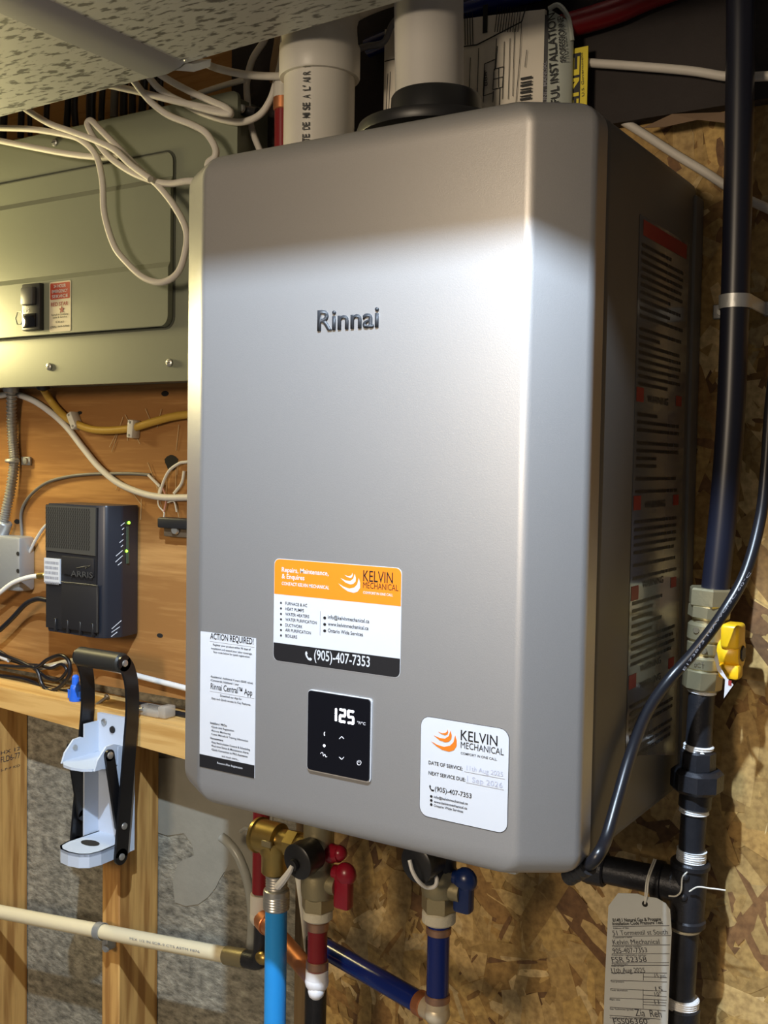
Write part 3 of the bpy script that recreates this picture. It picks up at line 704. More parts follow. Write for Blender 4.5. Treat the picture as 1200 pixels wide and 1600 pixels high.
def door_x(z):   # rounded right-hand corners
    r = .015; d_ = min(z-DZ0, DZ1-z)
    return DX1 if d_ >= r else DX1 - r + math.sqrt(max(0, r*r - (r-d_)**2))
zs = sorted(set([z for z, _ in prof_d] + [DZ0 + .015*(1-math.cos(a*math.pi/12)) for a in range(7)] + [DZ1 - .015*(1-math.cos(a*math.pi/12)) for a in range(7)]))
def dy(z):
    for (z0, y0), (z1, y1) in zip(prof_d, prof_d[1:]):
        if z0 <= z <= z1: return y0 + (y1-y0)*((z-z0)/(z1-z0) if z1 > z0 else 0)
    return prof_d[-1][1]
vs = []; fs = []
for z in zs:
    vs += [(EX0+.1, -.097, z), (EX0+.1, dy(z), z), (door_x(z), dy(z), z), (door_x(z), -.097, z)]
for i in range(len(zs)-1):
    for k in range(3): fs.append((4*i+k, 4*i+k+1, 4*i+5+k, 4*i+4+k))
dr = MB().add(vs, fs).build('door', M_panel, ep, angle=20)
def PD(px, py, Y=-.1): return at(px, py, Y=Y)
a, b = PD(42, 447), PD(70, 517)
br = MB().rbox((a.x, -.108, b.z), (b.x, -.098, a.z), .002, 2).build('main_breaker', M_breaker, ep)
mz = (a.z+b.z)/2
MB().rbox((a.x+.006, -.116, mz+.002), (b.x-.007, -.106, a.z-.006), .003, 2).build('toggle', mat('breaker_toggle', (.06, .06, .062), .4), br)
MB().rbox((a.x+.004, -.110, b.z+.004), (b.x-.008, -.107, mz-.010), .002, 2).build('window', M_gloss, br)
text('lettering', '175', (a.x+.004, -.1082, mz-.008), (a.x+.018, -.1082, mz-.008), .006, M_white, br, lift=.0003)
a, b = PD(79, 443), PD(112, 518)
stk = MB().prism(rrect(a.x, b.z, b.x, a.z, .003, -.1002), (0, .0006, 0)).build('service_label', mat('aged_white_label', (.62, .56, .42), .5), ep)
MB().prism(rrect(a.x+.002, a.z-.026, b.x-.002, a.z-.002, .002, -.1005), (0, .0004, 0)).build('red_field', mat('faded_red', (.40, .045, .02), .5), stk)
for i, t_ in enumerate(('24 HOUR', 'EMERGENCY', 'SERVICE')):
    zz = a.z - .009 - i*.0075; d_ = .010 if i == 0 else .006
    text('lettering', t_, (a.x+d_, -.1006, zz), (b.x-d_, -.1006, zz), .0045, M_white, stk, bold=.01, lift=.0003)
text('lettering', 'RED STAR', (a.x+.004, -.1006, a.z-.036), (b.x-.005, -.1006, a.z-.036), .0055, mat('deep_red', (.30, .02, .02), .5), stk, bold=.012, lift=.0003)
sc_ = Vector(((a.x+b.x)/2+.004, -.1009, a.z-.042))
MB().prism([sc_ + Vector((math.sin(k*math.pi/5)*(.006 if k % 2 == 0 else .0026), 0, math.cos(k*math.pi/5)*(.006 if k % 2 == 0 else .0026))) for k in range(10)], (0, .0003, 0)).build('star', mat('star_red', (.25, .015, .015), .5), stk)
for zz, d_, t_ in ((a.z-.050, .005, 'Heating & Air Conditioning'), (a.z-.054, .008, 'Sales & Service'), (a.z-.061, .015, 'Dial'), (a.z-.068, .003, '(705) 949-0700')):
    text('lettering', t_, (a.x+d_, -.1006, zz), (b.x-d_, -.1006, zz), .0028, M_blackp, stk, bold=.008, lift=.0003)
br.location.y -= .0068; stk.location.y -= .0068; br.location.x += .006; stk.location.x += .006
hc = PD(30, 497, -.1066)
MB().tube([hc + Vector((.009*math.cos(k*math.pi/3), .0002, .011*math.sin(k*math.pi/3))) for k in range(7)], .0008, 6, smooth=False).build('knockout', M_panel, ep)
for q in ((77, 573), (265, 567), (86, 223)):
    p = at(*q, Y=EY-.001)
    s_ = MB().lathe(p, (0,-1,0), [(0, .0058), (.002, .0055), (.0034, .003)], 14).build('cover_screw', M_screw, ep)
    MB().bb(p + Vector((-.004, -.0037, -.0006)), p + Vector((.004, -.003, .0006))).build('slot', M_seam, s_)

# ================================================================== cables round the panel
CR = .0046
def cable(name, label, pts, r, m_, Y, group=None, cat='cable', n=10, sub=7, ext=()):
    P_ = [at(p[0], p[1], Y=(p[2] if len(p) > 2 else Y)) for p in pts]
    for x_, y_, dz_ in ext: P_.append(Vector((x_, y_, P_[-1].z + dz_)))
    return tag(MB().tube(P_, r, n, sub).build(name, m_, angle=60), label, cat, group)
G = 'white cables looped over the panel'
cable('white_cable', 'white cable hanging in a long drooping loop in front of the panel door', [(-40,198),(0,200),(50,202),(100,210),(127,219),(150,243),(160,283),(163,333),(178,383),(198,410),(225,434),(253,441),(277,427),(289,396),(291,360),(273,323),(247,290),(220,267),(187,233),(157,203),(143,189),(137,192),(139,201),(150,220),(173,247),(207,270),(240,283),(267,287),(300,283)], CR, M_cable, -.135, G, ext=((-.346, -.122, -.01), (-.320, -.05, -.03), (-.318, -.004, -.04)))
cable('white_cable', 'white cable dropping from under the duct across the panel top into the loop', [(25,155,-.16),(37,168,-.15),(75,192,-.145),(110,205,-.148),(150,220,-.15),(180,235,-.15),(205,258,-.148),(235,280,-.15)], CR, M_cable, -.14, G)
cable('white_cable', 'white cable entering low from the left and ending behind the loop', [(-40,212),(0,220),(60,232),(110,241),(160,246),(188,241)], CR, M_cable, -.120, G)
cable('white_cable', 'white cable coming from the duct corner straight across to the cable bend', [(150,130,-.17),(165,132,-.165),(215,143,-.15),(270,157,-.14),(310,166,-.13),(345,174,-.125),(362,179,-.125)], CR, M_cable, -.14, G)
cable('white_cable', 'white cable looped narrowly beside the duct flap', [(218,105,-.165),(230,117,-.155),(248,138,-.145),(275,155,-.135),(310,168,-.13),(342,176,-.13),(360,177,-.13),(352,168,-.13),(330,158,-.13),(295,142,-.13),(262,124,-.14),(238,108,-.16)], CR, M_cable, -.14, G)
cable('white_cable', 'white cable running down past the panel corner behind the heater', [(196,112,-.17),(207,124,-.16),(225,147,-.15),(240,163,-.14),(265,181),(300,195),(322,208),(336,230),(336,245),(325,262)], CR, M_cable, -.130, G, ext=((-.352, -.122, -.05), (-.330, -.06, -.05), (-.328, -.004, -.03)))
cable('white_cable', 'white cable sweeping in a wide U from the panel up beside the intake pipe', [(290,163,-.115),(310,174),(340,185),(375,191),(405,180),(423,155),(433,123),(440,93),(444,57),(446,10)], CR, M_cable, -.10, G)
cable('white_cable', 'thick white cable from the duct screw to the intake coupling', [(300,92,-.16),(320,99,-.15),(340,107),(380,116),(420,119),(458,118)], CR*1.05, M_cable, -.12, G)
cable('white_cable', 'white cable hanging vertically left of the red pipe', [(418,40),(413,63),(395,92),(386,127),(387,160),(393,200),(408,240),(415,262)], CR, M_cable, -.06, G)
cable('white_cable', 'short white cable rising to the right behind the U bend', [(300,152),(312,146),(345,135),(383,124)], CR*.85, M_cable, -.085, G)
cable('brown_cable', 'tan cable hanging straight between vertical cable and intake pipe', [(440,40),(438,70),(432,105),(432,128)], .009, mat('tan_sheath', (.34, .22, .11), .6, var=(60, .5, (.2, .12, .06))), -.05)
cable('grey_cable', 'grey cable end bending to the intake elbow left of the vent', [(555,78),(575,72),(600,66),(612,40),(620,30)], CR*.9, mat('grey_sheath', (.22, .22, .24), .5), -.06)
# black cables feeding the top of the panel
for k, (px, wpx) in enumerate(((4, 9), (32, 8), (47, 6), (72, 7), (104, 8), (118, 8), (142, 11), (158, 7), (178, 9), (193, 9), (207, 8), (222, 9), (238, 8), (252, 7))):
    y0 = 218 - px*.215
    lb = 'black cable feeding the panel top, number %s from the left edge' % ('one','two','three','four','five','six','seven','eight','nine','ten','eleven','twelve','thirteen','fourteen')[k]
    cable('panel_feed_cable', lb, [(px + 5, y0-75, -.045), (px + random.uniform(-2, 3), y0-35, -.05), (px, y0+4, -.05)], wpx*.00066, M_blackc if k != 8 else mat('dusty_cable', (.16, .15, .13), .7), -.05, 'black cables feeding the panel')
# clamp on the panel top right
ck = thing('cable_clamp', 'small dark screw clamp at the top right corner of the panel', 'clamp', at(385, 178, Y=-.08))
MB().ccyl(at(375, 172, Y=-.075), at(402, 176, Y=-.075), .007, .001, 14).build('barrel', M_breaker, ck)
MB().lathe(at(378, 170, Y=-.085), (0,-1,0), [(0, .006), (.003, .005)], 12).build('screw', M_screw, ck)
# red pipe run: upper end, hidden behind the heater, down to the white elbow
RX_, RY_ = at(407, 1400, Y=-.105).x, -.105
rp = thing('red_pipe', 'dark red water pipe rising behind the left side of the heater', 'pipe', (RX_, RY_, .93))
rtop = at(443, 140, Y=-.105)
MB().tube([(RX_, RY_, .945), (RX_+.002, RY_, 1.3), (rtop.x, RY_, 1.7), (rtop.x, RY_, rtop.z-.012)], .0112, 18, 8).build('pipe', M_redpex, rp)
MB().ccyl((rtop.x, RY_, rtop.z-.026), (rtop.x, RY_, rtop.z-.010), .0128, .001, 18).build('upper_crimp_ring', M_copper, rp)
MB().tube([(rtop.x, RY_, rtop.z-.012), (rtop.x, RY_, rtop.z+.004), (rtop.x+.006, RY_-.0, rtop.z+.014), (rtop.x+.02, RY_, rtop.z+.017)], .0125, 16, 6).build('upper_elbow', M_pvc, rp)
z_ = at(407, 1412, Y=RY_).z
MB().ccyl((RX_, RY_, z_-.010), (RX_, RY_, z_+.006), .0128, .001, 20).build('crimp_ring', M_crimp, rp)
# pipes at the top right
rt_ = [at(868, 46, Y=-.037), at(960, 18, Y=-.037), at(1020, -8, Y=-.037)]
tag(MB().tube([rt_[0], rt_[1], rt_[2], rt_[2] + (rt_[2]-rt_[0])], .014, 18, 4).build('red_pipe', M_redpex), 'dark red pipe slanting across the beam at the top right', 'pipe')
bt = [at(575, 75, Y=-.034), at(625, 55, Y=-.034), at(760, 8, Y=-.034), at(900, -30, Y=-.034)]
tag(MB().tube(bt, .012, 16, 4).build('blue_pipe', M_bluepex), 'dark blue pipe on the beam behind the vent pipe', 'pipe')
cable('white_cable', 'white cable running right from the yellow label across the dark beam', [(905,97),(930,99),(1000,104),(1080,111),(1140,120),(1200,119),(1260,115)], .0050, M_cable, -.032)
cable('white_cable', 'white cable slanting down the wall behind the heater corner and black hose', [(905,140),(922,152),(960,180),(1010,212),(1060,244),(1100,268),(1135,291),(1165,310),(1200,326),(1260,355)], .0050, M_cable, -.012)

# ================================================================== plywood wall: conduit, wires, modem
p_ = [at(18, 598, Y=-.025), at(18, 650, Y=-.016), at(20, 690, Y=-.012), at(22, 722, Y=-.012), at(17, 762, Y=-.014), at(9, 800, Y=-.016), at(3, 828, Y=-.018)]
cf = thing('flexible_conduit', 'ribbed flexible metal conduit from the panel down to the box', 'conduit', p_[-1])
path = catmull(p_, 34)
MB().tube(path, .008, 14, smooth=False, rf=lambda i, N: .0088 if i % 4 in (0, 1) else .0070).build('armour', M_screw, cf, angle=25)
MB().ccyl(at(17, 590, Y=-.03), at(17, 612, Y=-.025), .013, .002, 14).build('connector', M_zinc, cf)
MB().ccyl(at(8, 815, Y=-.018), at(0, 838, Y=-.018), .013, .002, 14).build('connector', M_zinc, cf)
sp_ = at(22, 720, Y=-.012)
cs = thing('conduit_strap', 'small zinc one-hole strap holding the ribbed conduit', 'strap', sp_)
MB().tube([sp_ + Vector((.0115*math.cos(a), -.0118*math.sin(a), 0)) for a in [math.pi*k/8 for k in range(9)]], .0035, 6, 2).build('loop', M_zinc, cs)
MB().rbox(sp_ + Vector((.010, .006, -.007)), sp_ + Vector((.032, .0108, .007)), .001, 1).build('foot', M_zinc, cs)
MB().lathe(sp_ + Vector((.023, .006, 0)), (0,-1,0), [(0, .006), (.003, .005)], 12).build('screw', M_screw, cs)
a, b = at(-60, 832, Y=-.03), at(33, 925, Y=-.03)
jb = thing('junction_box', 'dull grey metal junction box at the left edge of the plywood', 'junction box', (-1.0, -.015, b.z))
MB().rbox((a.x, -.034, b.z), (b.x, -.0005, a.z), .006, 2).build('box', M_zinc, jb)
for q in ((28, 865), (28, 892)):
    p = at(*q, Y=-.0342); MB().lathe(p, (0,-1,0), [(0, .0035), (.0006, .0035)], 12).build('hole', M_hole, jb)
cable('white_cable', 'clean white cable sagging across the plywood to the heater', [(-30,620),(0,618),(20,615),(50,625),(80,645),(105,668),(130,700),(155,730),(185,755),(220,770),(255,777),(300,777)], .0052, M_cablew, -.007, ext=((-.45, -.007, .004), (-.36, -.007, .012), (-.242, -.0065, .01)))
cable('yellow_cable', 'flat yellow cable hanging from the panel in a shallow curve', [(68,607,-.03),(71,613,-.02),(80,627),(95,645),(115,660),(150,672),(200,670),(240,659),(270,651),(300,647)], .0062, M_yellow, -.009, ext=((-.44, -.009, .004), (-.34, -.009, 0), (-.243, -.0085, .004)))
MB_ = MB().ccyl(at(67, 596, Y=-.03), at(68, 608, Y=-.026), .011, .002, 12).build('cable_connector', M_breaker); tag(MB_, 'dark cable connector where the yellow cable leaves the panel', 'connector')
for q, rot, lb in (((111, 657), -.5, 'white cable clip on both crossing cables below the panel'), ((203, 670), .1, 'white cable clip on the yellow cable nearer the heater')):
    c = at(*q, Y=-.017); t_ = thing('cable_clip', lb, 'cable clip', c)
    Mx = Matrix.Translation(c) @ Matrix.Rotation(rot, 4, 'Y')
    MB().rbox((-.006, -.001, -.014), (.006, .0165, .014), .002, 2, mat=Mx).build('saddle', M_clipw, t_)
    for dz in (-.010, .010): MB().lathe(Mx @ Vector((0, -.001, dz)), (0,-1,0), [(0, .0022), (.001, .0018)], 10).build('nail', M_screw, t_)
cable('grey_wire', 'thin grey wire arching over the modem to the junction box', [(235,742),(200,740),(140,741),(100,746),(70,756),(45,777),(33,802),(34,840),(27,866)], .0026, M_greyc, -.004)
cable('grey_wire', 'thin grey lead from the modem back to the junction box', [(80,815),(68,825),(55,845),(42,868),(20,882)], .0026, mat('pale_lead', (.5, .48, .44), .5), -.012)
cable('white_cable', 'white coax cable plugged into the left side of the modem', [(-25,945),(0,926),(20,911),(45,902),(72,899)], .0040, M_cablew, -.04)
MB_ = MB().ccyl(at(60, 900, Y=-.04), at(72, 899, Y=-.04), .0058, .001, 10).build('coax_plug', M_brass); tag(MB_, 'brass coax plug on the left side of the modem', 'plug')
cable('black_cable', 'black power cord leaving the lower left side of the modem', [(-30,1008),(0,984),(20,965),(40,944),(58,936),(74,938)], .0042, M_blackc, -.035)
# small terminal block and its loose wires
a, b = at(248, 808, Y=-.02), at(298, 835, Y=-.02)
tb = thing('terminal_block', 'small black telephone terminal block at the heater edge', 'terminal block', (a.x, -.01, b.z))
MB().rbox((a.x, -.024, a.z-.016), (b.x+.03, -.0005, a.z), .003, 2).build('cap', M_breaker, tb)
MB().rbox((a.x+.006, -.016, b.z-.006), (b.x+.03, -.0005, a.z-.015), .002, 2).build('base', mat('brown_bakelite', (.11, .08, .05), .5), tb)
MB().lathe(at(275, 828, Y=-.018), (0,-1,0), [(0, .007), (.004, .006)], 12).build('screw', M_screw, tb)
for pts, m_, lb in (([(330,724),(310,720),(290,722),(280,724),(265,735),(256,752),(250,772)], M_cablew, 'white telephone wire curving up from the loose splice'), ([(288,736),(284,755),(272,771)], M_cablew, 'short white wire beside the loose splice'),
                    ([(232,742),(242,752),(250,760)], M_cablew, 'short white wire end meeting the loose splice'), ([(250,760),(247,775),(248,790),(256,800),(256,808)], M_clipw, 'thin white strand dropping to the terminal block'),
                    ([(252,758),(258,772),(259,785),(256,800)], mat('pink_strand', (.6, .3, .25), .5), 'thin pink strand dropping to the terminal block'), ([(262,785),(272,784),(276,800)], M_clipw, 'loose curled strand end right of the splice')):
    cable('telephone_wire', lb, pts, .0024 if m_ is M_cablew else .0012, m_, -.006, 'telephone wires by the heater edge', n=8)
wb_ = MB()
for i in range(16):
    x0 = random.uniform(185, 280); y0 = random.uniform(625, 790)
    wb_.tube([at(x0, y0, Y=-.003), at(x0 + random.uniform(-20, 25), y0 + random.uniform(15, 60), Y=-.0015)], .0005, 4, smooth=False)
cwb = wb_.build('cobweb', M_web, kind='stuff'); tag(cwb, 'thin dusty cobweb threads on the plywood above the modem', 'cobweb')
# modem
mo = thing('modem', 'black cable modem with dotted vent grille mounted on the plywood', 'modem', (-.69, -.035, 1.24))
MX0, MX1, MZ0, MZ1 = -.760, -.632, 1.2435, 1.4440
def shell(x0, x1, prof2, name, m_, par=None, angle=40):
    return None
prf = round_poly([(MX0, -.002), (MX0, -.068), (-.648, -.071), (-.632, -.065), (-.621, -.042), (-.628, -.002)], [.004, .006, .010, .012, .010, .003], 5)
mbm = MB(); n = len(prf); vs = []; fs = []
for z, k in ((MZ0, .985), (MZ0+.003, 1), (MZ1-.003, 1), (MZ1, .985)):
    for p in prf: vs.append(((p.x+.69)*k-.69, (p.y+.035)*k-.035, z))
for i in range(3):
    for k in range(n): fs.append((i*n+k, i*n+(k+1) % n, (i+1)*n+(k+1) % n, (i+1)*n+k))
fs += [tuple(range(n)), tuple(3*n+k for k in range(n))]
MB().add(vs, fs).build('case', M_modems, mo)
def MP(x, y, d=.0): return at(60 + x*160/1067, 770 + y*240/1600, Y=-.0705 - d)
a, b = MP(95, 105), MP(690, 1500)
fx0, fx1 = MX0+.001, -.641
fpl = MB().prism([Vector((fx0, -.0705, MZ0+.006)), Vector((fx1-.004, -.0725, MZ0+.004)), Vector((fx1-.002, -.0725, MZ1-.003)), Vector((fx0, -.0705, MZ1-.002))], (0, .006, 0)).build('front_panel', M_modem, mo, smooth=False)
gz0 = MP(100, 600).z; gz1 = MZ1-.003
gr = MB().prism([Vector((fx0+.001, -.0722, gz0)), Vector((fx1-.004, -.0742, gz0-.002)), Vector((fx1-.003, -.0742, gz1)), Vector((fx0+.001, -.0722, gz1))], (0, .003, 0)).build('vent_grille', M_modemg, mo, smooth=False)
dots = MB(); NXg, NZg = 20, 17
gx0, gx1 = fx0+.003, fx1-.018
for i in range(NXg):
    for j in range(NZg):
        x = gx0 + (gx1-gx0)*i/(NXg-1) + (.0012 if j % 2 else 0); z = gz0 + .007 + (gz1-gz0-.011)*j/(NZg-1); y = -.0722 - .002*(x-fx0)/(fx1-fx0) - .0002
        dots.add([(x-.0016, y, z-.0018), (x+.0010, y, z-.0018), (x+.0016, y, z), (x+.0016, y, z+.0018), (x-.0010, y, z+.0018), (x-.0016, y, z)], [(0,1,2,3,4,5)])
dots.build('vent_holes', M_hole, gr, smooth=False, kind='stuff')
a, b = MP(70, 675, .002), MP(233, 945, .002)
ml = MB().bb((a.x, -.0745, b.z), (b.x, -.0720, a.z)).build('barcode_label', M_white, mo, smooth=False)
mlb = MB()
for k in range(5):
    zz = a.z - .007 - k*.0078; x = a.x+.002
    while x < b.x-.004: w_ = random.uniform(.0006, .0022); mlb.add([(x, -.0747, zz-.0022), (x+w_, -.0747, zz-.0022), (x+w_, -.0747, zz+.0022), (x, -.0747, zz+.0022)], [(0,1,2,3)]); x += w_ + random.uniform(.0005, .0014)
mlb.build('barcode_bars', M_greyp, ml, smooth=False, kind='stuff')
c0, c1 = MP(250, 925, .003), MP(600, 965, .003)
MB().rbox((c0.x, -.0765, MZ0+.008), (c1.x+.006, -.071, c0.z-.001), .003, 2).build('lower_plate', M_modem, mo)
MB().tube([Vector((c0.x, -.0768, c0.z)), Vector((c1.x, -.0768, c0.z)), Vector((c1.x+.006, -.0768, c0.z-.006)), Vector((c1.x+.006, -.0765, MZ0+.01))], .0007, 6, 4).build('plate_rim', M_modemg, mo)
c0, c1 = MP(245, 655, .003), MP(640, 900, .003)
MB().rbox((c0.x, -.0755, c1.z+.002), (fx1-.006, -.071, c0.z), .002, 2).build('badge_plate', M_modem, mo)
text('lettering', 'ARRIS', MP(340, 870, .006), MP(570, 885, .006), .0085, mat('embossed_black', (.06, .058, .055), .3), mo, bold=.012, lift=.0006)
MB().tube([MP(400, 782, .006), MP(470, 770, .006), MP(540, 760, .006), MP(490, 785, .006)], .0006, 6, smooth=False).build('emblem', M_modemg, mo)
for k in range(4):
    p = MP(165 + k*130, 1360 + k*18, .006); MB().rbox(p + Vector((-.001, -.0005, -.012)), p + Vector((.003, .004, .008)), .0008, 1).build('rib', M_modem, mo)
def MS(x, y): # points on the slanting strip beside the front panel
    r = R @ Vector(((60 + x*160/1067 - 600)/F_PX, (770 + y*240/1600 - 800)/F_PX, 1.0)); nn_ = Vector((.902, -.431, 0))
    return CAM + r*((Vector((-.632, -.065, 0)) + nn_*.0003 - CAM).dot(nn_)/r.dot(nn_))
for a_, b_ in (((858,345),(898,312)), ((872,385),(893,365)), ((872,440),(890,425)), ((845,520),(885,488)), ((860,565),(882,545)), ((808,660),(878,600)), ((803,722),(878,655)), ((828,755),(870,722)), ((765,1418),(865,1330)), ((762,1455),(850,1395)), ((760,1498),(822,1450))):
    MB().tube([MS(*a_), MS(*b_)], .0006, 5, smooth=False).build('marking', M_white, mo)
for q in ((943, 312), (918, 607)): MB().sph(at(60 + q[0]*160/1067, 770 + q[1]*240/1600, X=-.6225), .0024, 10).build('status_light', M_green, mo)
MB().tube([at(60 + 925*160/1067, 770 + y*240/1600, X=-.6235) for y in (350, 500, 580, 650, 735)], .0032, 8).build('light_strip', mat('smoky_lens', (.05, .065, .04), .2), mo)

# ================================================================== on and under the plank
cable('white_cable', 'white cable running behind the crusher handle just above the plank', [(60,1044),(80,1040),(105,1034),(120,1033),(145,1039),(190,1049),(230,1060),(285,1074),(330,1086)], .0045, M_cablew, -.008, ext=((-.40, -.008, -.002), (-.285, -.006, 0)))
cable('white_cable', 'short white cable end under the black coil at the left edge', [(-30,1010),(0,1025),(14,1031)], .0045, M_cablew, -.02)
cable('black_cable', 'black cord bundled in loose loops on the plywood above the plank', [(-30,1015),(0,1022),(30,1033),(55,1043),(75,1030),(95,1024),(108,1034),(108,1055),(95,1072),(78,1080),(66,1070),(60,1052),(52,1042),(30,1042),(0,1040),(-30,1038)], .0032, M_blackc, -.022)
cable('black_cable', 'thin black cord crossing the loose bundle and drooping to the plank', [(-30,1035),(0,1030),(40,1038),(58,1048),(75,1060),(92,1062),(104,1048),(96,1038),(80,1044),(62,1040),(30,1036),(0,1018)], .0028, M_blackc, -.014)
cable('black_cable', 'black wire lying along the back of the plank from the left edge', [(-30,1052),(0,1056),(40,1062),(80,1078),(110,1080)], .0035, M_blackc, -.012)
cable('black_wire', 'black wire behind the clear clip at the right end of the plank', [(215,1100),(240,1104),(265,1112),(300,1120)], .0045, M_blackc, -.012)
c = at(118, 1098, Y=-.045)
wn = thing('wire_nut', 'bright blue plastic wire connector standing on the plank', 'wire connector', (c.x, -.045, zt(c.x)))
MB().lathe((c.x, -.045, zt(c.x)), (0,0,1), [(0, .0095), (.004, .0105), (.016, .0085), (.018, .009), (.024, .0078), (.026, .006), (.038, .0056), (.041, .003)], 12).build('cap', M_bluecap, wn)
for s_ in (-1, 1): MB().rbox((c.x + s_*.008, -.048, zt(c.x)+.004), (c.x + s_*.0135, -.043, zt(c.x)+.016), .001, 1).build('wing', M_bluecap, wn)
a, b = at(150, 1102, Y=-.04), at(166, 1090, Y=-.02)
nl = thing('bent_nail', 'bent nail sticking up from the plank between the crusher arms', 'nail', a)
MB().cyl(a, b, .0028, n=10).build('shank', M_screw, nl); MB().ccyl(b, b + (b-a).normalized()*.003, .0055, .0005, 12).build('head', M_screw, nl)
a, b = at(219, 1120, Y=-.03), at(268, 1116, Y=-.03)
zk_ = zt(a.x)
kc = thing('plastic_clip', 'clear plastic clip with a screw lying on the plank by the heater', 'clip', ((a.x+b.x)/2, -.03, zk_))
MB().rbox((a.x, -.046, zk_), (b.x-.012, -.014, zk_+.012), .003, 2).build('base', M_clipc, kc)
MB().rbox((b.x-.016, -.044, zk_), (b.x, -.020, zk_+.018), .003, 2).build('jaw', M_clipc, kc)
MB().cyl((a.x+.006, -.049, zk_+.006), (a.x+.022, -.046, zk_+.010), .0035, n=10).build('screw', M_screw, kc)

# can crusher -------------------------------------------------------
XL, XR, YP = -.655, -.565, -.0665
cz1_, cz0_ = at(165, 1116, Y=YP).z, at(165, 1318, Y=YP).z
cc = thing('can_crusher', 'pale blue wall mounted can crusher with black lever arms', 'can crusher', ((XL+XR)/2, -.062, cz0_))
bxl, bxr = XL+.008, XR-.008
bp_ = MB().bb((bxl, YP, cz0_), (bxr, -.0605, cz1_))
bp_.bb((bxl, -.094, cz0_), (bxl+.003, YP, cz1_-.012)).bb((bxr-.003, -.094, cz0_), (bxr, YP, cz1_-.035))
bp_.build('back_plate', M_crush, cc, smooth=False)
for q in ((163, 1128), (176, 1140)):
    p = at(*q, Y=YP-.0005); MB().lathe(p, (0,-1,0), [(0, .0055), (.002, .005), (.003, .002)], 12).build('mounting_screw', M_screw if q[0] == 163 else M_hole, cc)
def tray(zf, depth, skirt, ear, name, hole=False):
    pts = [Vector((bxl+.004, YP, zf)), Vector((bxl+.001, -depth+.030, zf)), Vector((bxl+.006, -depth+.012, zf)), Vector((bxl+.018, -depth+.003, zf)), Vector(((bxl+bxr)/2, -depth, zf)),
           Vector((bxr-.018, -depth+.003, zf)), Vector((bxr-.006, -depth+.012, zf)), Vector((bxr-.001, -depth+.030, zf)), Vector((bxr-.004, YP, zf))]
    mbs = MB().prism(pts, (0, 0, -.004))
    if skirt:
        for p, q in zip(pts, pts[1:]): mbs.prism([p, q, q + Vector((0,0,-skirt)), p + Vector((0,0,-skirt))], ((pts[4]+Vector((0,.05,0)) - (p+q)/2).normalized()*.003))
    o_ = mbs.build(name, M_crush, cc, smooth=False)
    if ear:
        for xx_, s_ in ((bxl+.001, 1), (bxr-.001, -1)):
            e = [Vector((xx_, YP-.010, PV.z+.004)), Vector((xx_, PV.y+.012, PV.z+.013)), Vector((xx_, PV.y-.002, PV.z+.012)), Vector((xx_, -depth+.018, zf+.012)), Vector((xx_, -depth+.012, zf-.003)), Vector((xx_, YP-.010, zf-.003))]
            MB().prism(e, (s_*.003, 0, 0)).build('ear', M_crush, o_, smooth=False)
            MB().lathe(Vector((xx_ - s_*.001, PV.y, PV.z)), (s_,0,0), [(0, .0045), (.006, .004)], 12).build('rivet', M_screw, o_)
    if hole:
        c_ = at(141, 1317, Z=zf+.0005)
        MB().prism([Vector((c_.x + .017*math.cos(k*.524), c_.y + .010*math.sin(k*.524), zf+.0004)) for k in range(12)], (0,0,.0003)).build('slot', M_hole, o_)
    return o_
PV = at(171, 1180, X=bxr+.003); zup = PV.z - .016; zlo = at(105, 1320, Y=-.135).z
tray(zup, .150, 0, .030, 'upper_tray'); tray(zlo, .155, .020, 0, 'lower_tray', True)
# black side arms: flat bars bent forward at the top
def flat_bar(path, X, w_, th, s_):
    P_ = catmull(path, 6); L_ = []; R_ = []
    for i, p in enumerate(P_):
        t_ = (P_[min(i+1, len(P_)-1)] - P_[max(i-1, 0)]).normalized(); nn_ = Vector((0, -t_.z, t_.y))
        L_.append(p + nn_*w_/2); R_.append(p - nn_*w_/2)
    def capp(c, t_, a0):
        nn_ = Vector((0, -t_.z, t_.y)); return [c + nn_*(w_/2*math.cos(a)) + t_*(w_/2*math.sin(a)) for a in [math.pi*k/6 for k in range(1, 6)]]
    te = (P_[-1]-P_[-2]).normalized(); tb_ = (P_[0]-P_[1]).normalized()
    poly = L_ + capp(P_[-1], te, 0) + R_[::-1] + [c for c in reversed(capp(P_[0], tb_, 0))]
    mbs = MB(); n_ = len(L_)
    vs = []; fs = []
    for q, r_ in zip(L_, R_): vs += [q, r_, q + Vector((s_*th,0,0)), r_ + Vector((s_*th,0,0))]
    for i in range(n_-1):
        a_ = 4*i; b_ = a_+4
        fs += [(a_, a_+1, b_+1, b_), (a_+2, b_+2, b_+3, a_+3), (a_, b_, b_+2, a_+2), (a_+1, a_+3, b_+3, b_+1)]
    fs += [(0, 2, 3, 1), (4*n_-4, 4*n_-3, 4*n_-1, 4*n_-2)]
    mbs.add(vs, fs)
    for c_ in (P_[0], P_[-1]): mbs.lathe(c_, (s_,0,0), [(0, w_/2), (th, w_/2)], 20)
    return mbs
arm_px = [(187,1338),(191,1290),(196,1230),(201,1165),(205,1110),(204,1072),(199,1048),(192,1036)]
armR = [at(x, y, X=XR) for x, y in arm_px]
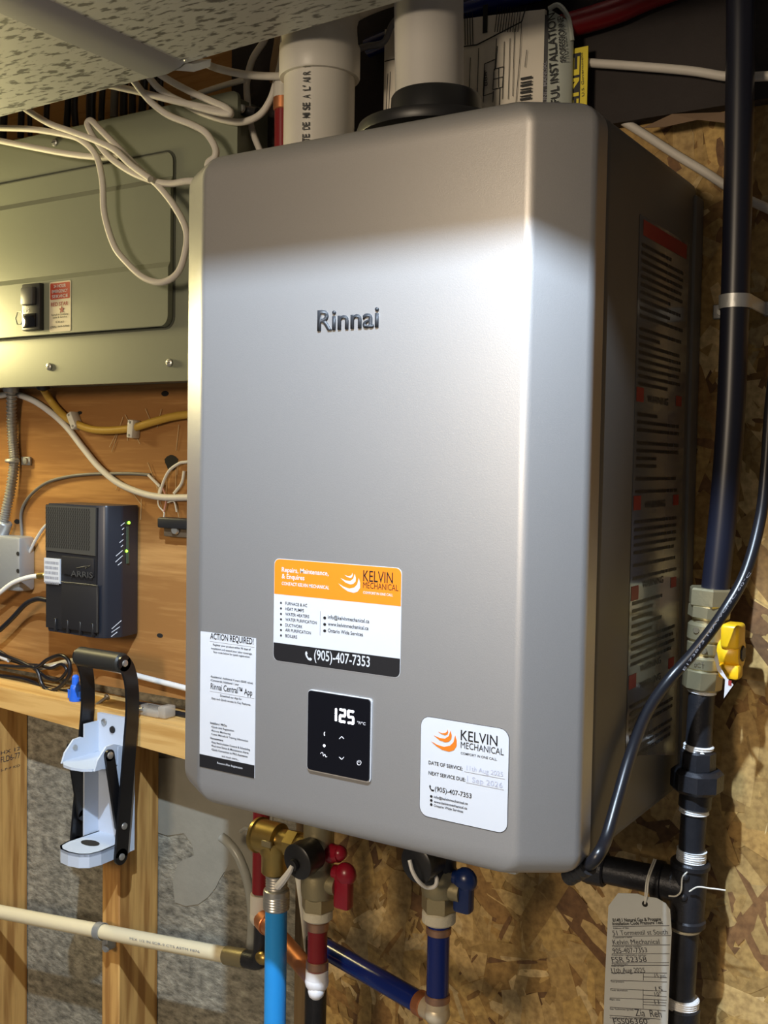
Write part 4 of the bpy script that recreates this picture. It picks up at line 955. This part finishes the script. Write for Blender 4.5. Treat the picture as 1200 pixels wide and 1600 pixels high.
for X_, s_, nm in ((XR, 1, 'lever_arm'), (XL, -1, 'lever_arm')):
    ar = flat_bar([Vector((X_, p.y, p.z)) for p in armR], X_, .024, .004, s_).build(nm, M_crushb, cc, angle=50)
    for k in (0, 1, -1):
        p = armR[k]; MB().lathe(Vector((X_ + s_*.0038, p.y, p.z)), (s_,0,0), [(0, .0052), (.002, .0048), (.003, .003)], 14).build('rivet', M_screw, ar)
    lx_ = bxr + .0005 if s_ > 0 else bxl - .0005; piv = Vector((lx_, PV.y, PV.z)); lb_ = Vector((lx_, armR[1].y, armR[1].z))
    lk = flat_bar([lb_, (piv + lb_)/2, piv], lx_, .017, .004, s_).build('link', M_crushb, cc, angle=50)
    MB().lathe(piv + Vector((s_*.0038, 0, 0)), (s_,0,0), [(0, .0055), (.002, .005), (.003, .002)], 14).build('rivet', M_screw, lk)
h_ = armR[-1]
MB().ccyl((XL-.002, h_.y, h_.z), (XR+.001, h_.y, h_.z), .0145, .003, 24).build('handle_grip', M_grip, cc)

# ivory plastic water line --------------------------------------------------
pw = thing('water_line', 'ivory plastic water line crossing in front of the studs', 'pipe', at(355, 1493, Y=-.085))
e0, e1, e2 = at(-40, 1417, Y=-.085), at(157, 1455, Y=-.085), at(357, 1493, Y=-.085)
MB().tube([e0, e1, e2], .0108, 18, 8).build('pipe', M_pexw, pw)
text('lettering', 'PEX 1/2 IN SDR-9 CTS ASTM F876', at(203, 1468, Y=-.0962), at(312, 1489, Y=-.0962), .0035, M_greyp, pw, level=False, lift=.0003)
dv = (e2-e1).normalized()
MB().ccyl(e2 - dv*.006, e2 + dv*.032, .0125, .002, 18).build('brass_fitting', M_brassd, pw)
MB().ccyl(e2 + dv*.028, e2 + dv*.04, .0115, .002, 18).build('ring', M_breaker, pw)
c = at(157, 1455, Y=-.085)
pc = thing('pipe_clamp', 'bent zinc clamp fixing the ivory line to the stud', 'clamp', c)
MB().lathe(c - dv*.006, dv, [(0, .0118), (0, .0130), (.012, .0130), (.012, .0118)], 20, cap=False).build('band', M_zinc, pc)
MB().rbox(c + Vector((-.004, .006, -.032)), c + Vector((.008, .0245, -.010)), .001, 1).build('tab', M_zinc, pc)
MB().lathe(at(166, 1482, Y=-.080), (0,-1,0), [(0, .006), (.003, .005)], 12).build('screw', M_screw, pc)
be = thing('black_drop_pipe', 'black drop pipe with elbow joining the ivory line', 'pipe', at(398, 1500, Y=-.085))
q = e2 + dv*.05
MB().tube([e2 + dv*.03, q, q + Vector((.008, 0, .010)), q + Vector((.010, 0, .05)), q + Vector((.012, 0, .085))], .0118, 16, 6).build('pipe', M_iron, be)
MB().sph(at(410, 1497, Y=-.1), .009, 12, (1.3, .8, 1)).build('brass_plug', M_brass, be)
cable('clear_tube', 'clear grey plastic tube curving down the concrete left of the red pipe', [(346,1308),(356,1316),(372,1337),(385,1370),(392,1405),(394,1440),(392,1480)], .0068, M_clear, -.03, cat='tube', n=14)
for q, s_ in (((383,1298), 1), ((379,1310), .8)):
    pass
wr_ = MB().tube([at(376,1299,Y=-.06), at(384,1294,Y=-.08), at(390,1297,Y=-.10), at(386,1303,Y=-.1)], .0025, 8).build('wire_end', M_screw); tag(wr_, 'bright bent wire end left of the brass relief valve', 'wire')

# ================================================================== hot side under the heater
YV = -.2
def zp(px, py, Y=YV): return at(px, py, Y=Y).z
def hexn(mbs, p, z0, z1, r): mbs.lathe((p.x, p.y, z0), (0,0,1), [(0, r*.93), (.0012, r), (z1-z0-.0012, r), (z1-z0, r*.93)], 6, phase=.3); return mbs
H = at(497, 1400, Y=YV)
hv = thing('hot_valve', 'brass isolation valve with red levers under the heater', 'valve', (H.x, YV, zp(497, 1440)))
MB().lathe((H.x, YV, zp(497,1352)), (0,0,1), [(0, .018), (HZ0-zp(497,1352)-.006, .018)], 18).build('upper_tail', M_brassd, hv)
vb = MB().lathe((H.x, YV, zp(497,1402)), (0,0,1), [(0, .0165), (.003, .0195), (.012, .0205), (.030, .0205), (.038, .0175), (.046, .0175)], 24)
hexn(vb, Vector((H.x, YV, 0)), zp(497,1420), zp(497,1398), .0198); vb.cyl((H.x, YV+.0, zp(497,1375)), (H.x+.028, YV, zp(497,1375)), .012, n=16)
vb.build('valve_body', M_brassd, hv)
MB().ccyl((H.x, YV, zp(497,1436)), (H.x, YV, zp(497,1419)), .0175, .002, 20).build('sealing_tape', M_teflon, hv)
c1 = at(466, 1347, Y=-.243)
MB().cyl((H.x, YV, zp(497,1335)), (H.x-.004, -.225, zp(497,1338)), .013, n=16).build('drain_port', M_brassd, hv)
dcap = MB().lathe((c1.x+.002, -.216, c1.z+.003), Vector((-.10, -1, -.10)), [(0, .015), (.001, .0185), (.012, .0195), (.014, .0205), (.028, .0205), (.0295, .0185)], 30).build('drain_cap', M_blackpl, hv)
cc_ = at(460, 1351, Y=-.246)
MB().lathe(cc_, Vector((-.10, -1, -.10)), [(0, .0068), (.004, .0062), (.0045, .005)], 18).build('cap_boss', M_breaker, dcap)
MB().tube([cc_ + Vector((0,-.004,0)), at(452, 1362, Y=-.252), at(442, 1376, Y=-.250), at(434, 1385, Y=-.247)], .0036, 8, 5, rf=lambda i, N: .0025 + .002*min(1, i/N*1.6)).build('cap_strap', M_cablew, dcap)
MB().sph(at(517, 1333, Y=-.2), .0115, 14, (1.1, 1, 1)).cyl(at(512, 1332, Y=-.2), at(531, 1334, Y=-.2), .010, n=14).sph(at(531, 1333, Y=-.2), .009, 12).build('drain_knob', M_redh, hv)
lx = at(540, 1366, Y=-.2)
lv_ = MB().sph(lx + Vector((0,0,0)), .0135, 16, (1, .8, 1)).rbox((lx.x-.0125, -.208, zp(540,1420)), (lx.x+.0085, -.193, lx.z), .004, 2).cyl(lx + Vector((-.016,0,0)), lx, .008, n=12)
lv_.build('lever', M_redh, hv)
rl = thing('relief_valve', 'forged brass pressure relief valve left of the red levers', 'valve', at(428, 1365, Y=YV))
rz = zp(435, 1312)
x0_, x1_ = at(400, 1310, Y=YV).x, at(448, 1310, Y=YV).x
MB().lathe((x0_, YV, rz), (1,0,0), [(0, .017), (.002, .021), (.006, .0215), (.0075, .0195), (.036, .0195), (.038, .014), (.052, .014)], 28).build('bonnet', M_brass, rl)
MB().lathe((at(430,1330,Y=YV).x, YV, zp(428,1364)), (0,0,1), [(0, .0145), (.002, .0165), (.022, .0165), (.026, .019), (.04, .018)], 24).build('outlet', M_brass, rl)
hx = MB().lathe((x1_+.004, YV, rz), (1,0,0), [(0, .0165), (.014, .0165)], 6, phase=.2).lathe((x1_+.018, YV, rz), (1,0,0), [(0, .013), (.022, .013)], 20)
hx.build('side_nut', M_brass, rl)
MB().rbox(Vector((at(425,1308,Y=YV).x, YV-.021, rz-.004)), Vector((at(440,1308,Y=YV).x, YV-.017, rz+.004)), .001, 1).build('cast_pad', M_brassd, rl)
B0 = at(431, 1480, Y=YV)
dp = thing('discharge_pipe', 'bright sky blue discharge pipe hanging from a threaded steel nipple', 'pipe', (B0.x, YV, .05))
prs = []; zc_ = zp(430, 1420); zt_ = zp(430, 1362)
MB().lathe((B0.x, YV, zp(430,1388)), (0,0,1), [(0, .0125)] + [(k*.0016, .0125 + (.0009 if k % 2 else 0)) for k in range(1, int((zt_-zp(430,1388))/.0016))], 20).build('nipple', M_screw, dp, angle=20)
MB().lathe((B0.x, YV, zc_), (0,0,1), [(0, .0145), (.001, .0155)] + [(.001 + k*.0016, .0155 + (.0006 if k % 2 else 0)) for k in range(1, 12)] + [(.024, .0155), (.025, .014)], 22).build('threaded_coupling', M_screw, dp, angle=20)
MB().cyl((B0.x, YV, .05), (B0.x, YV, zc_+.001), .0132, n=26).build('pipe', M_skypipe, dp)
rd = thing('hot_drop_pipe', 'short red drop pipe with crimp rings and copper leg below the hot valve', 'pipe', (H.x, YV, zp(490, 1545)))
MB().cyl((H.x, YV, zp(496,1516)), (H.x, YV, zp(496,1430)), .0115, n=22).build('pipe', M_redpex, rd)
for ya, yb2 in ((1452, 1438), (1513, 1500)): MB().ccyl((H.x, YV, zp(496,ya)), (H.x, YV, zp(496,yb2)), .0132, .001, 22).build('crimp_ring', M_crimp, rd)
ez_ = zp(490, 1531); be_ = Vector((H.x, YV, ez_))
gel = MB().sph(be_, .0142, 16).cyl(be_, be_ + Vector((0,0,.014)), .0135, n=16).sph(be_ + Vector((.002,-.004,-.010)), .010, 12)
gel.build('sealed_elbow', M_solder, rd)
ce = Vector((RX_, RY_, ez_ + .004))
ax = (ce - be_).normalized()
MB().cyl(be_ + ax*.008, ce, .0118, n=22).build('copper_leg', M_copper, rd)
MB().ccyl(ce - ax*.012, ce - ax*.030, .0138, .001, 22).build('copper_collar', M_copper, rd)
MB().sph(ce, .0145, 14).cyl(ce, ce + Vector((0,0,.03)), .0135, n=16).build('corner_elbow', M_pvc, rd)
cable('white_tube', 'thin white tube slanting down behind the black drain cap', [(466,1360),(470,1385),(476,1430),(481,1475),(484,1500)], .0055, M_clipw, -.12, cat='tube')

# ================================================================== cold side
Cc = at(686, 1420, Y=YV)
cv = thing('cold_valve', 'brass isolation valve with a blue lever under the heater', 'valve', (Cc.x, YV, zp(686, 1440)))
vb = MB().lathe((Cc.x, YV, zp(686,1400)), (0,0,1), [(0, .016), (.003, .019), (.010, .020), (.028, .020), (.034, .0165), (.04, .0165)], 24)
hexn(vb, Vector((Cc.x, YV, 0)), zp(686,1422), zp(686,1396), .0195); vb.cyl((Cc.x, YV, zp(690,1385)), (Cc.x+.028, YV, zp(690,1385)), .012, n=16)
vb.build('valve_body', M_brassd, cv)
MB().cyl((Cc.x, YV, zp(686,1368)), (Cc.x, YV, HZ0-.005), .018, n=18).build('upper_tail', M_breaker, cv)
MB().ccyl((Cc.x, YV, zp(686,1441)), (Cc.x, YV, zp(686,1421)), .0185, .002, 20).build('sealing_tape', M_teflon, cv)
MB().cyl((Cc.x, YV, zp(680,1352)), (Cc.x-.002, -.225, zp(680,1354)), .013, n=16).build('drain_port', M_breaker, cv)
c1 = at(651, 1352, Y=-.245)
cap2 = MB().lathe((c1.x+.003, -.216, c1.z+.002), Vector((-.16, -1, -.06)), [(0, .015), (.001, .0185), (.012, .0195), (.014, .0205), (.028, .0205), (.0295, .0185)], 30).build('drain_cap', M_blackpl, cv)
MB().tube([at(640,1344,Y=-.25), at(645,1362,Y=-.252), at(655,1378,Y=-.25), at(668,1387,Y=-.24), at(680,1384,Y=-.235), at(682,1372,Y=-.232), at(675,1362,Y=-.23), at(668,1345,Y=-.23)], .0022, 8, 6).build('cap_strap', M_cablew, cap2)
lx = at(727, 1375, Y=YV)
MB().sph(lx, .0135, 16, (1, .8, 1)).rbox((lx.x-.0115, -.208, zp(728,1426)), (lx.x+.009, -.193, lx.z), .004, 2).cyl(lx + Vector((-.018,0,0)), lx, .008, n=12).build('lever', M_blueh, cv)
cp_ = thing('cold_drop_pipe', 'deep blue drop pipe with crimp rings below the cold valve', 'pipe', (Cc.x, YV, zp(686, 1590)))
MB().cyl((Cc.x, YV, zp(686,1572)), (Cc.x, YV, zp(686,1438)), .0122, n=22).build('pipe', M_bluepex, cp_)
for ya, yb2 in ((1459, 1447), (1565, 1553)): MB().ccyl((Cc.x, YV, zp(686,ya)), (Cc.x, YV, zp(686,yb2)), .0138, .001, 22).build('crimp_ring', M_crimp, cp_)
ce2 = Vector((Cc.x, YV, zp(685, 1583)))
far = Vector((-.172, -.140, ce2.z)); ax2 = (far-ce2).normalized()
MB().sph(ce2, .0145, 16).cyl(ce2, ce2 + Vector((0,0,.016)), .013, n=16).cyl(ce2, ce2 + ax2*.02, .0125, n=16).build('elbow', mat('pale_bronze', (.62, .52, .36), .4, .4), cp_)
MB().ccyl(ce2 + ax2*.018, ce2 + ax2*.030, .0138, .001, 22).build('crimp_ring', M_copper, cp_)
bd = thing('cold_supply_pipe', 'glossy deep blue pipe running level behind the red drop pipe', 'pipe', (far.x, far.y, .3))
MB().tube([ce2 + ax2*.02, ce2 + ax2*.1, far - ax2*.004], .0122, 22, 8).build('pipe', M_bluepex, bd)
MB().tube([far - ax2*.012, far + Vector((-.004, .001, -.006)), far + Vector((-.007, .002, -.05)), (far.x-.007, far.y+.002, .3)], .0135, 20, 8).build('drop', M_iron, bd)

# ================================================================== gas line
YG_ = -.066
def gp(px, py): return at(px, py, Y=YG_)
hs = cable('gas_hose', 'thick black gas hose coming down beside the heater', [(1157,-60),(1157,60),(1154,250),(1149,450),(1142,640),(1131,790),(1117,925)], .0143, M_hose, YG_, cat='hose', n=22)
a = gp(1149, 472); t_ = thing('hose_strap', 'grey metal strap holding the black gas hose to the wall', 'strap', a)
MB().lathe(a + Vector((0,0,-.007)), (0,0,1), [(0, .0148), (0, .0165), (.014, .0165), (.014, .0148)], 28, cap=False).build('band', M_zinc, t_)
for s_ in (-1, 1):
    MB().rbox((a.x + (s_*.014 if s_ > 0 else -.040), -.006, a.z-.008), (a.x + (.040 if s_ > 0 else -.014), -.0005, a.z+.008), .001, 1).build('tab', M_zinc, t_)
    MB().rbox((a.x + s_*.0155 - .0012, a.y, a.z-.007), (a.x + s_*.0155 + .0012, -.003, a.z+.007), .0008, 1).build('leg', M_zinc, t_)
    MB().lathe((a.x + s_*.030, -.006, a.z), (0,-1,0), [(0, .0055), (.002, .005)], 12).build('screw', M_screw, t_)
gv = thing('gas_valve', 'brass gas ball valve with a yellow lever', 'valve', gp(1098, 1078))
axg = (gp(1112, 915) - gp(1095, 1080)).normalized()
def gs(mbs, pa, pb, r, n_=24, ch=.0015, ph=.2): return mbs.ccyl(gp(*pb), gp(*pa), r, ch, n_, phase=ph)
gs(MB(), (1111,918), (1109,947), .0235, 6, .002, .9).build('flare_nut', M_nickel, gv)
gs(MB(), (1109,944), (1107,966), .0215, 8, .002, .2).build('adapter_nut', M_nickel, gv)
vbd = MB(); gs(vbd, (1108,962), (1106,975), .0165); gs(vbd, (1106,972), (1103,1002), .0200, 24, .003); gs(vbd, (1103,998), (1101,1024), .0188, 24, .004); gs(vbd, (1101,1021), (1099,1048), .0195, 24, .004); gs(vbd, (1099,1044), (1096,1076), .0205, 8, .002, .2)
gvb = vbd.build('valve_body', M_nickel, gv)
for q in ((1088,985), (1100,1017), (1086,1018)):
    p = at(*q, Y=YG_-.0195); MB().lathe(p, (0,-1,0), [(0, .0028), (.0006, .0034), (.0012, .0030), (.0012, .002)], 14).build('cast_mark', mat('dark_casting_mark', (.14, .12, .08), .5, .4), gvb)
text('cast_lettering', '0CT', at(1084,1040,Y=YG_-.0205), at(1100,1042,Y=YG_-.0205), .0045, mat('dark_cast', (.12,.10,.07), .5), gvb, lift=.0006)
hc_ = gp(1132, 1018)
MB().cyl(gp(1103,1018), hc_, .0085, n=14).build('stem', M_nickel, gv)
X0 = gp(1130, 1000).x
lev = MB()
lev.lathe(hc_ + Vector((-.004,0,0)), (1,0,0), [(0, .0155), (.002, .0168), (.020, .0168), (.022, .0155)], 24)
lev.rbox((hc_.x-.0, YG_-.020, hc_.z+.006), (hc_.x+.019, YG_+.010, gp(1140,975).z+.002), .004, 3)
lev.rbox((hc_.x-.002, YG_-.018, gp(1128,1056).z), (hc_.x+.020, YG_+.0, hc_.z-.010), .004, 2)
lv2 = lev.build('lever', M_yelh, gv)
MB().lathe(hc_ + Vector((.017,0,0)), (1,0,0), [(0, .009), (.003, .008)], 6).build('lever_nut', M_iron, lv2)
tgp = [at(1120,1018,Y=YG_-.03), at(1124,1040,Y=YG_-.03), at(1136,1060,Y=YG_-.03), at(1146,1070,Y=YG_-.03), at(1131,1091,Y=YG_-.03), at(1133,1062,Y=YG_-.03), at(1121,1048,Y=YG_-.03), at(1116,1028,Y=YG_-.03)]
MB().prism(tgp, (0, .0006, 0)).build('tag_strip', mat('pale_tag', (.55, .55, .58), .5), gv, smooth=False)
MB().bb(at(1138,1063,Y=YG_-.0308), at(1143,1071,Y=YG_-.0302)).build('red_mark', M_redp, gv, smooth=False)

def tape(pa, pb, r, m_=None):
    A_, B_ = gp(*pb), gp(*pa); L_ = (B_-A_).length; N_ = max(6, int(L_/.0011))
    return MB().lathe(A_, B_-A_, [(L_*k/N_, r + (.0007 if k % 2 else -.0006) + random.uniform(-.0003, .0003)) for k in range(N_+1)], 24).build('tape_wrap', m_ or M_tape, gi, angle=15)
gi = thing('iron_gas_pipe', 'black iron gas pipe with union and tee below the brass valve', 'pipe', gp(1058, 1640))
gs(MB(), (1097,1075), (1091,1172), .0137).build('nipple', M_iron, gi)
tape((1097,1074), (1096,1082), .0145, M_tape)
tape((1092,1163), (1091,1173), .0150, M_tape)
gs(MB(), (1091,1170), (1090,1204), .0185, 8, .003).build('union_tail', M_iron, gi)
gs(MB(), (1090,1200), (1088,1236), .0275, 8, .004, .3).build('union_nut', M_iron, gi)
gs(MB(), (1088,1234), (1085,1262), .0170).build('union_seat', M_iron, gi)
tape((1085,1258), (1084,1270), .0150, M_tape)
gs(MB(), (1085,1266), (1080,1335), .0137).build('nipple', M_iron, gi)
tape((1081,1327), (1079,1348), .0150, M_tape)
tee = MB(); gs(tee, (1079,1345), (1071,1442), .0188, 24, .002); gs(tee, (1079,1344), (1078,1356), .0208, 24, .002); gs(tee, (1072,1432), (1071,1446), .0208, 24, .002)
tc_ = gp(1075, 1392); tc_.z = gp(1075, 1385).z
brd = Vector((-1, -.05, 0)).normalized()
tee.lathe(tc_, brd, [(0, .0188), (.026, .0188), (.027, .0212), (.036, .0212), (.038, .019)], 24); tee.build('tee', M_iron, gi)
for q in ((1071,1370), (1068,1402)):
    MB().sph(at(*q, Y=YG_-.018), .0048, 10).build('casting_boss', M_iron, gi)
MB().tube([tc_ + brd*.036, tc_ + brd*.06, tc_ + brd*.098], .0155, 20, 3).build('branch_nipple', M_iron, gi)
MB().ccyl(tc_ + brd*.034, tc_ + brd*.040, .0165, .001, 20).build('tape_wrap', M_teflon, gi)
el_ = tc_ + brd*.108
MB().ccyl(tc_ + brd*.090, tc_ + brd*.112, .0195, .002, 20).sph(el_ + brd*.004, .0185, 16).cyl(el_, el_ + Vector((0, -.0, HZ0-.008-el_.z)), .0165, n=20).build('branch_elbow', M_iron, gi)
gs(MB(), (1071,1440), (1063,1562), .0150).build('nipple', M_iron, gi)
tape((1071,1436), (1070,1452), .0162, M_teflon)
tape((1065,1556), (1063,1572), .0185, M_tape)
gs(MB(), (1064,1568), (1060,1640), .0205, 24, .003).build('coupling', M_iron, gi)
tw = MB().tube([at(1045,1400,Y=-.1), at(1056,1400,Y=-.095), at(1064,1392,Y=-.09), at(1066,1372,Y=-.088), at(1074,1362,Y=-.086)], .0009, 6).tube([at(1077,1393,Y=-.088), at(1090,1386,Y=-.088), at(1110,1388,Y=-.088), at(1134,1391,Y=-.088)], .0008, 6)
tag(tw.build('tie_wire', M_clipw, kind='stuff'), 'thin white tie wire ends twisted round the iron tee', 'wire')

# power cord in front of the gas valve
cpts = [at(1212,560,Y=-.05), at(1203,640,Y=-.06), at(1197,730,Y=-.07), at(1188,810,Y=-.08), at(1165,895,Y=-.10), at(1130,958,Y=-.12), at(1085,1018,Y=-.13), at(1045,1063,Y=-.145),
        at(1010,1115,X=.2455), at(985,1180,X=.2455), at(966,1245,X=.2455), at(948,1308,X=.2455), at(935,1335,X=.2455), at(918,1353,X=.235), at(893,1367,X=.215)]
pcd = thing('power_cord', 'black power cord crossing in front of the gas valve to the heater underside', 'cord', cpts[-1])
MB().tube(cpts, .0058, 14, 8).build('cord', M_blackc, pcd)
gdir = (cpts[-2]-cpts[-1]).normalized()
MB().tube([cpts[-1] - gdir*.004, cpts[-1] + gdir*.012, cpts[-1] + gdir*.030], .0085, 14, 8, rf=lambda i, N: .0088 if i % 4 < 2 else .0075).build('strain_relief', M_breaker, pcd)
pd_ = MB()
for i in range(16):
    u = i/15; p = at(1172 - 100*u - 20*math.sin(u*3), 882 + 150*u, Y=-.108 - .03*u - .0)
    pass
text('lettering', 'E173873 18AWG/3C 60°C', at(1068,1047,Y=-.1435), at(1172,895,Y=-.111), .0022, M_greyp, pcd, level=False, lift=.0035)

# inspection tag hanging from the branch
YT_ = -.102
tg = thing('inspection_tag', 'grey card gas inspection tag with handwriting hanging under the iron branch', 'tag', at(1000, 1640, Y=YT_))
def TP(x, y): return at(930 + x*140/1018, 1380 + y*220/1600, Y=YT_)
tpl = [TP(260,112), TP(480,120), TP(560,150), TP(700,170), TP(800,230), TP(850,300), TP(868,560), TP(850,900), TP(835,1300), TP(815,1900), TP(85,1900), TP(110,1100), TP(150,260)]
MB().prism(tpl, (0, .0008, 0)).build('card', M_tagp, tg, smooth=False)
c = TP(565, 235); MB().lathe(c + Vector((0,-.0004,0)), (0,1,0), [(0, .0032), (.0016, .0032)], 14).build('eyelet', M_hole, tg)
MB().tube([c, c + Vector((.001,-.003,.012)), c + Vector((.003,-.004,.030)), c + Vector((.004,.014,.045))], .0009, 6).build('string', M_clipw, tg)
MB().tube([c, c + Vector((.003,-.003,.012)), c + Vector((.005,-.004,.030)), c + Vector((.006,.014,.045))], .0009, 6).build('string', M_clipw, tg)
for s_, a, b, h, m_, bo in (('B149.1 Natural Gas & Propane', (205,440), (752,425), .0036, M_blackp, .02), ('Installation Code Pressure Test', (200,478), (772,462), .0034, M_blackp, .02), ('Address of Site', (205,520), (383,516), .0017, M_ink, .01),
    ('51 Tormentil st South', (205,592), (830,580), .0052, M_ink, 0), ("Contractor's name", (205,626), (422,618), .0017, M_ink, .01), ('Kelvin Mechanical', (205,695), (735,690), .0052, M_ink, 0), ('Contractor phone number', (195,726), (530,724), .0017, M_ink, .01),
    ('905-407-7353', (205,795), (595,785), .0052, M_ink, 0), ('Contractor registration number', (190,824), (585,824), .0017, M_ink, .01), ('FSR 52358', (195,898), (590,893), .0058, M_ink, 0), ('Technician', (190,925), (372,925), .0017, M_ink, .01), ('Date of test', (188,948), (330,948), .0017, M_ink, .01),
    ('11th Aug 2025', (190,1015), (572,1015), .0052, M_ink, 0), ('Type of test', (185,1028), (340,1030), .0017, M_ink, .01), ('15 psi', (680,1070), (800,1075), .004, M_ink, 0), ('Test pressure', (178,1125), (330,1128), .0017, M_ink, .01), ('15', (690,1228), (770,1228), .005, M_ink, 0), ('10"', (680,1280), (755,1280), .004, M_ink, 0), ('Test duration', (172,1222), (370,1228), .0017, M_ink, .01),
    ('Pipe size', (168,1328), (285,1332), .0017, M_ink, .01), ('11', (680,1375), (730,1375), .005, M_ink, 0), ('Gas Technician (print)', (168,1435), (435,1445), .0018, M_ink, .01), ('Zia  Reh', (460,1508), (760,1525), .0075, M_ink, 0), ('Certificate and class identification', (168,1535), (620,1552), .0018, M_ink, .01), ('FSS06360', (215,1600), (600,1600), .006, M_ink, 0)):
    text('lettering', s_, TP(*a), TP(*b), h, m_, tg, bold=bo, lift=.0004, level=False)
for (a, b) in (((200,492),(842,482)), ((200,604),(860,594)), ((195,706),(850,700)), ((190,802),(845,800)), ((190,906),(840,902)), ((188,935),(840,932)), ((185,1018),(815,1020)), ((550,1065),(815,1072)), ((178,1103),(815,1122)), ((172,1198),(812,1228)), ((545,1270),(812,1290)), ((168,1303),(815,1328)), ((545,1350),(810,1358)), ((545,1378),(805,1390)), ((168,1408),(800,1448)), ((165,1500),(740,1545)), ((548,1025),(548,1105)), ((545,1205),(545,1425))):
    a, b = TP(*a), TP(*b); MB().tube([a + Vector((0,-.0002,0)), b + Vector((0,-.0002,0))], .0003, 4, smooth=False).build('ruled_line', M_ink, tg)
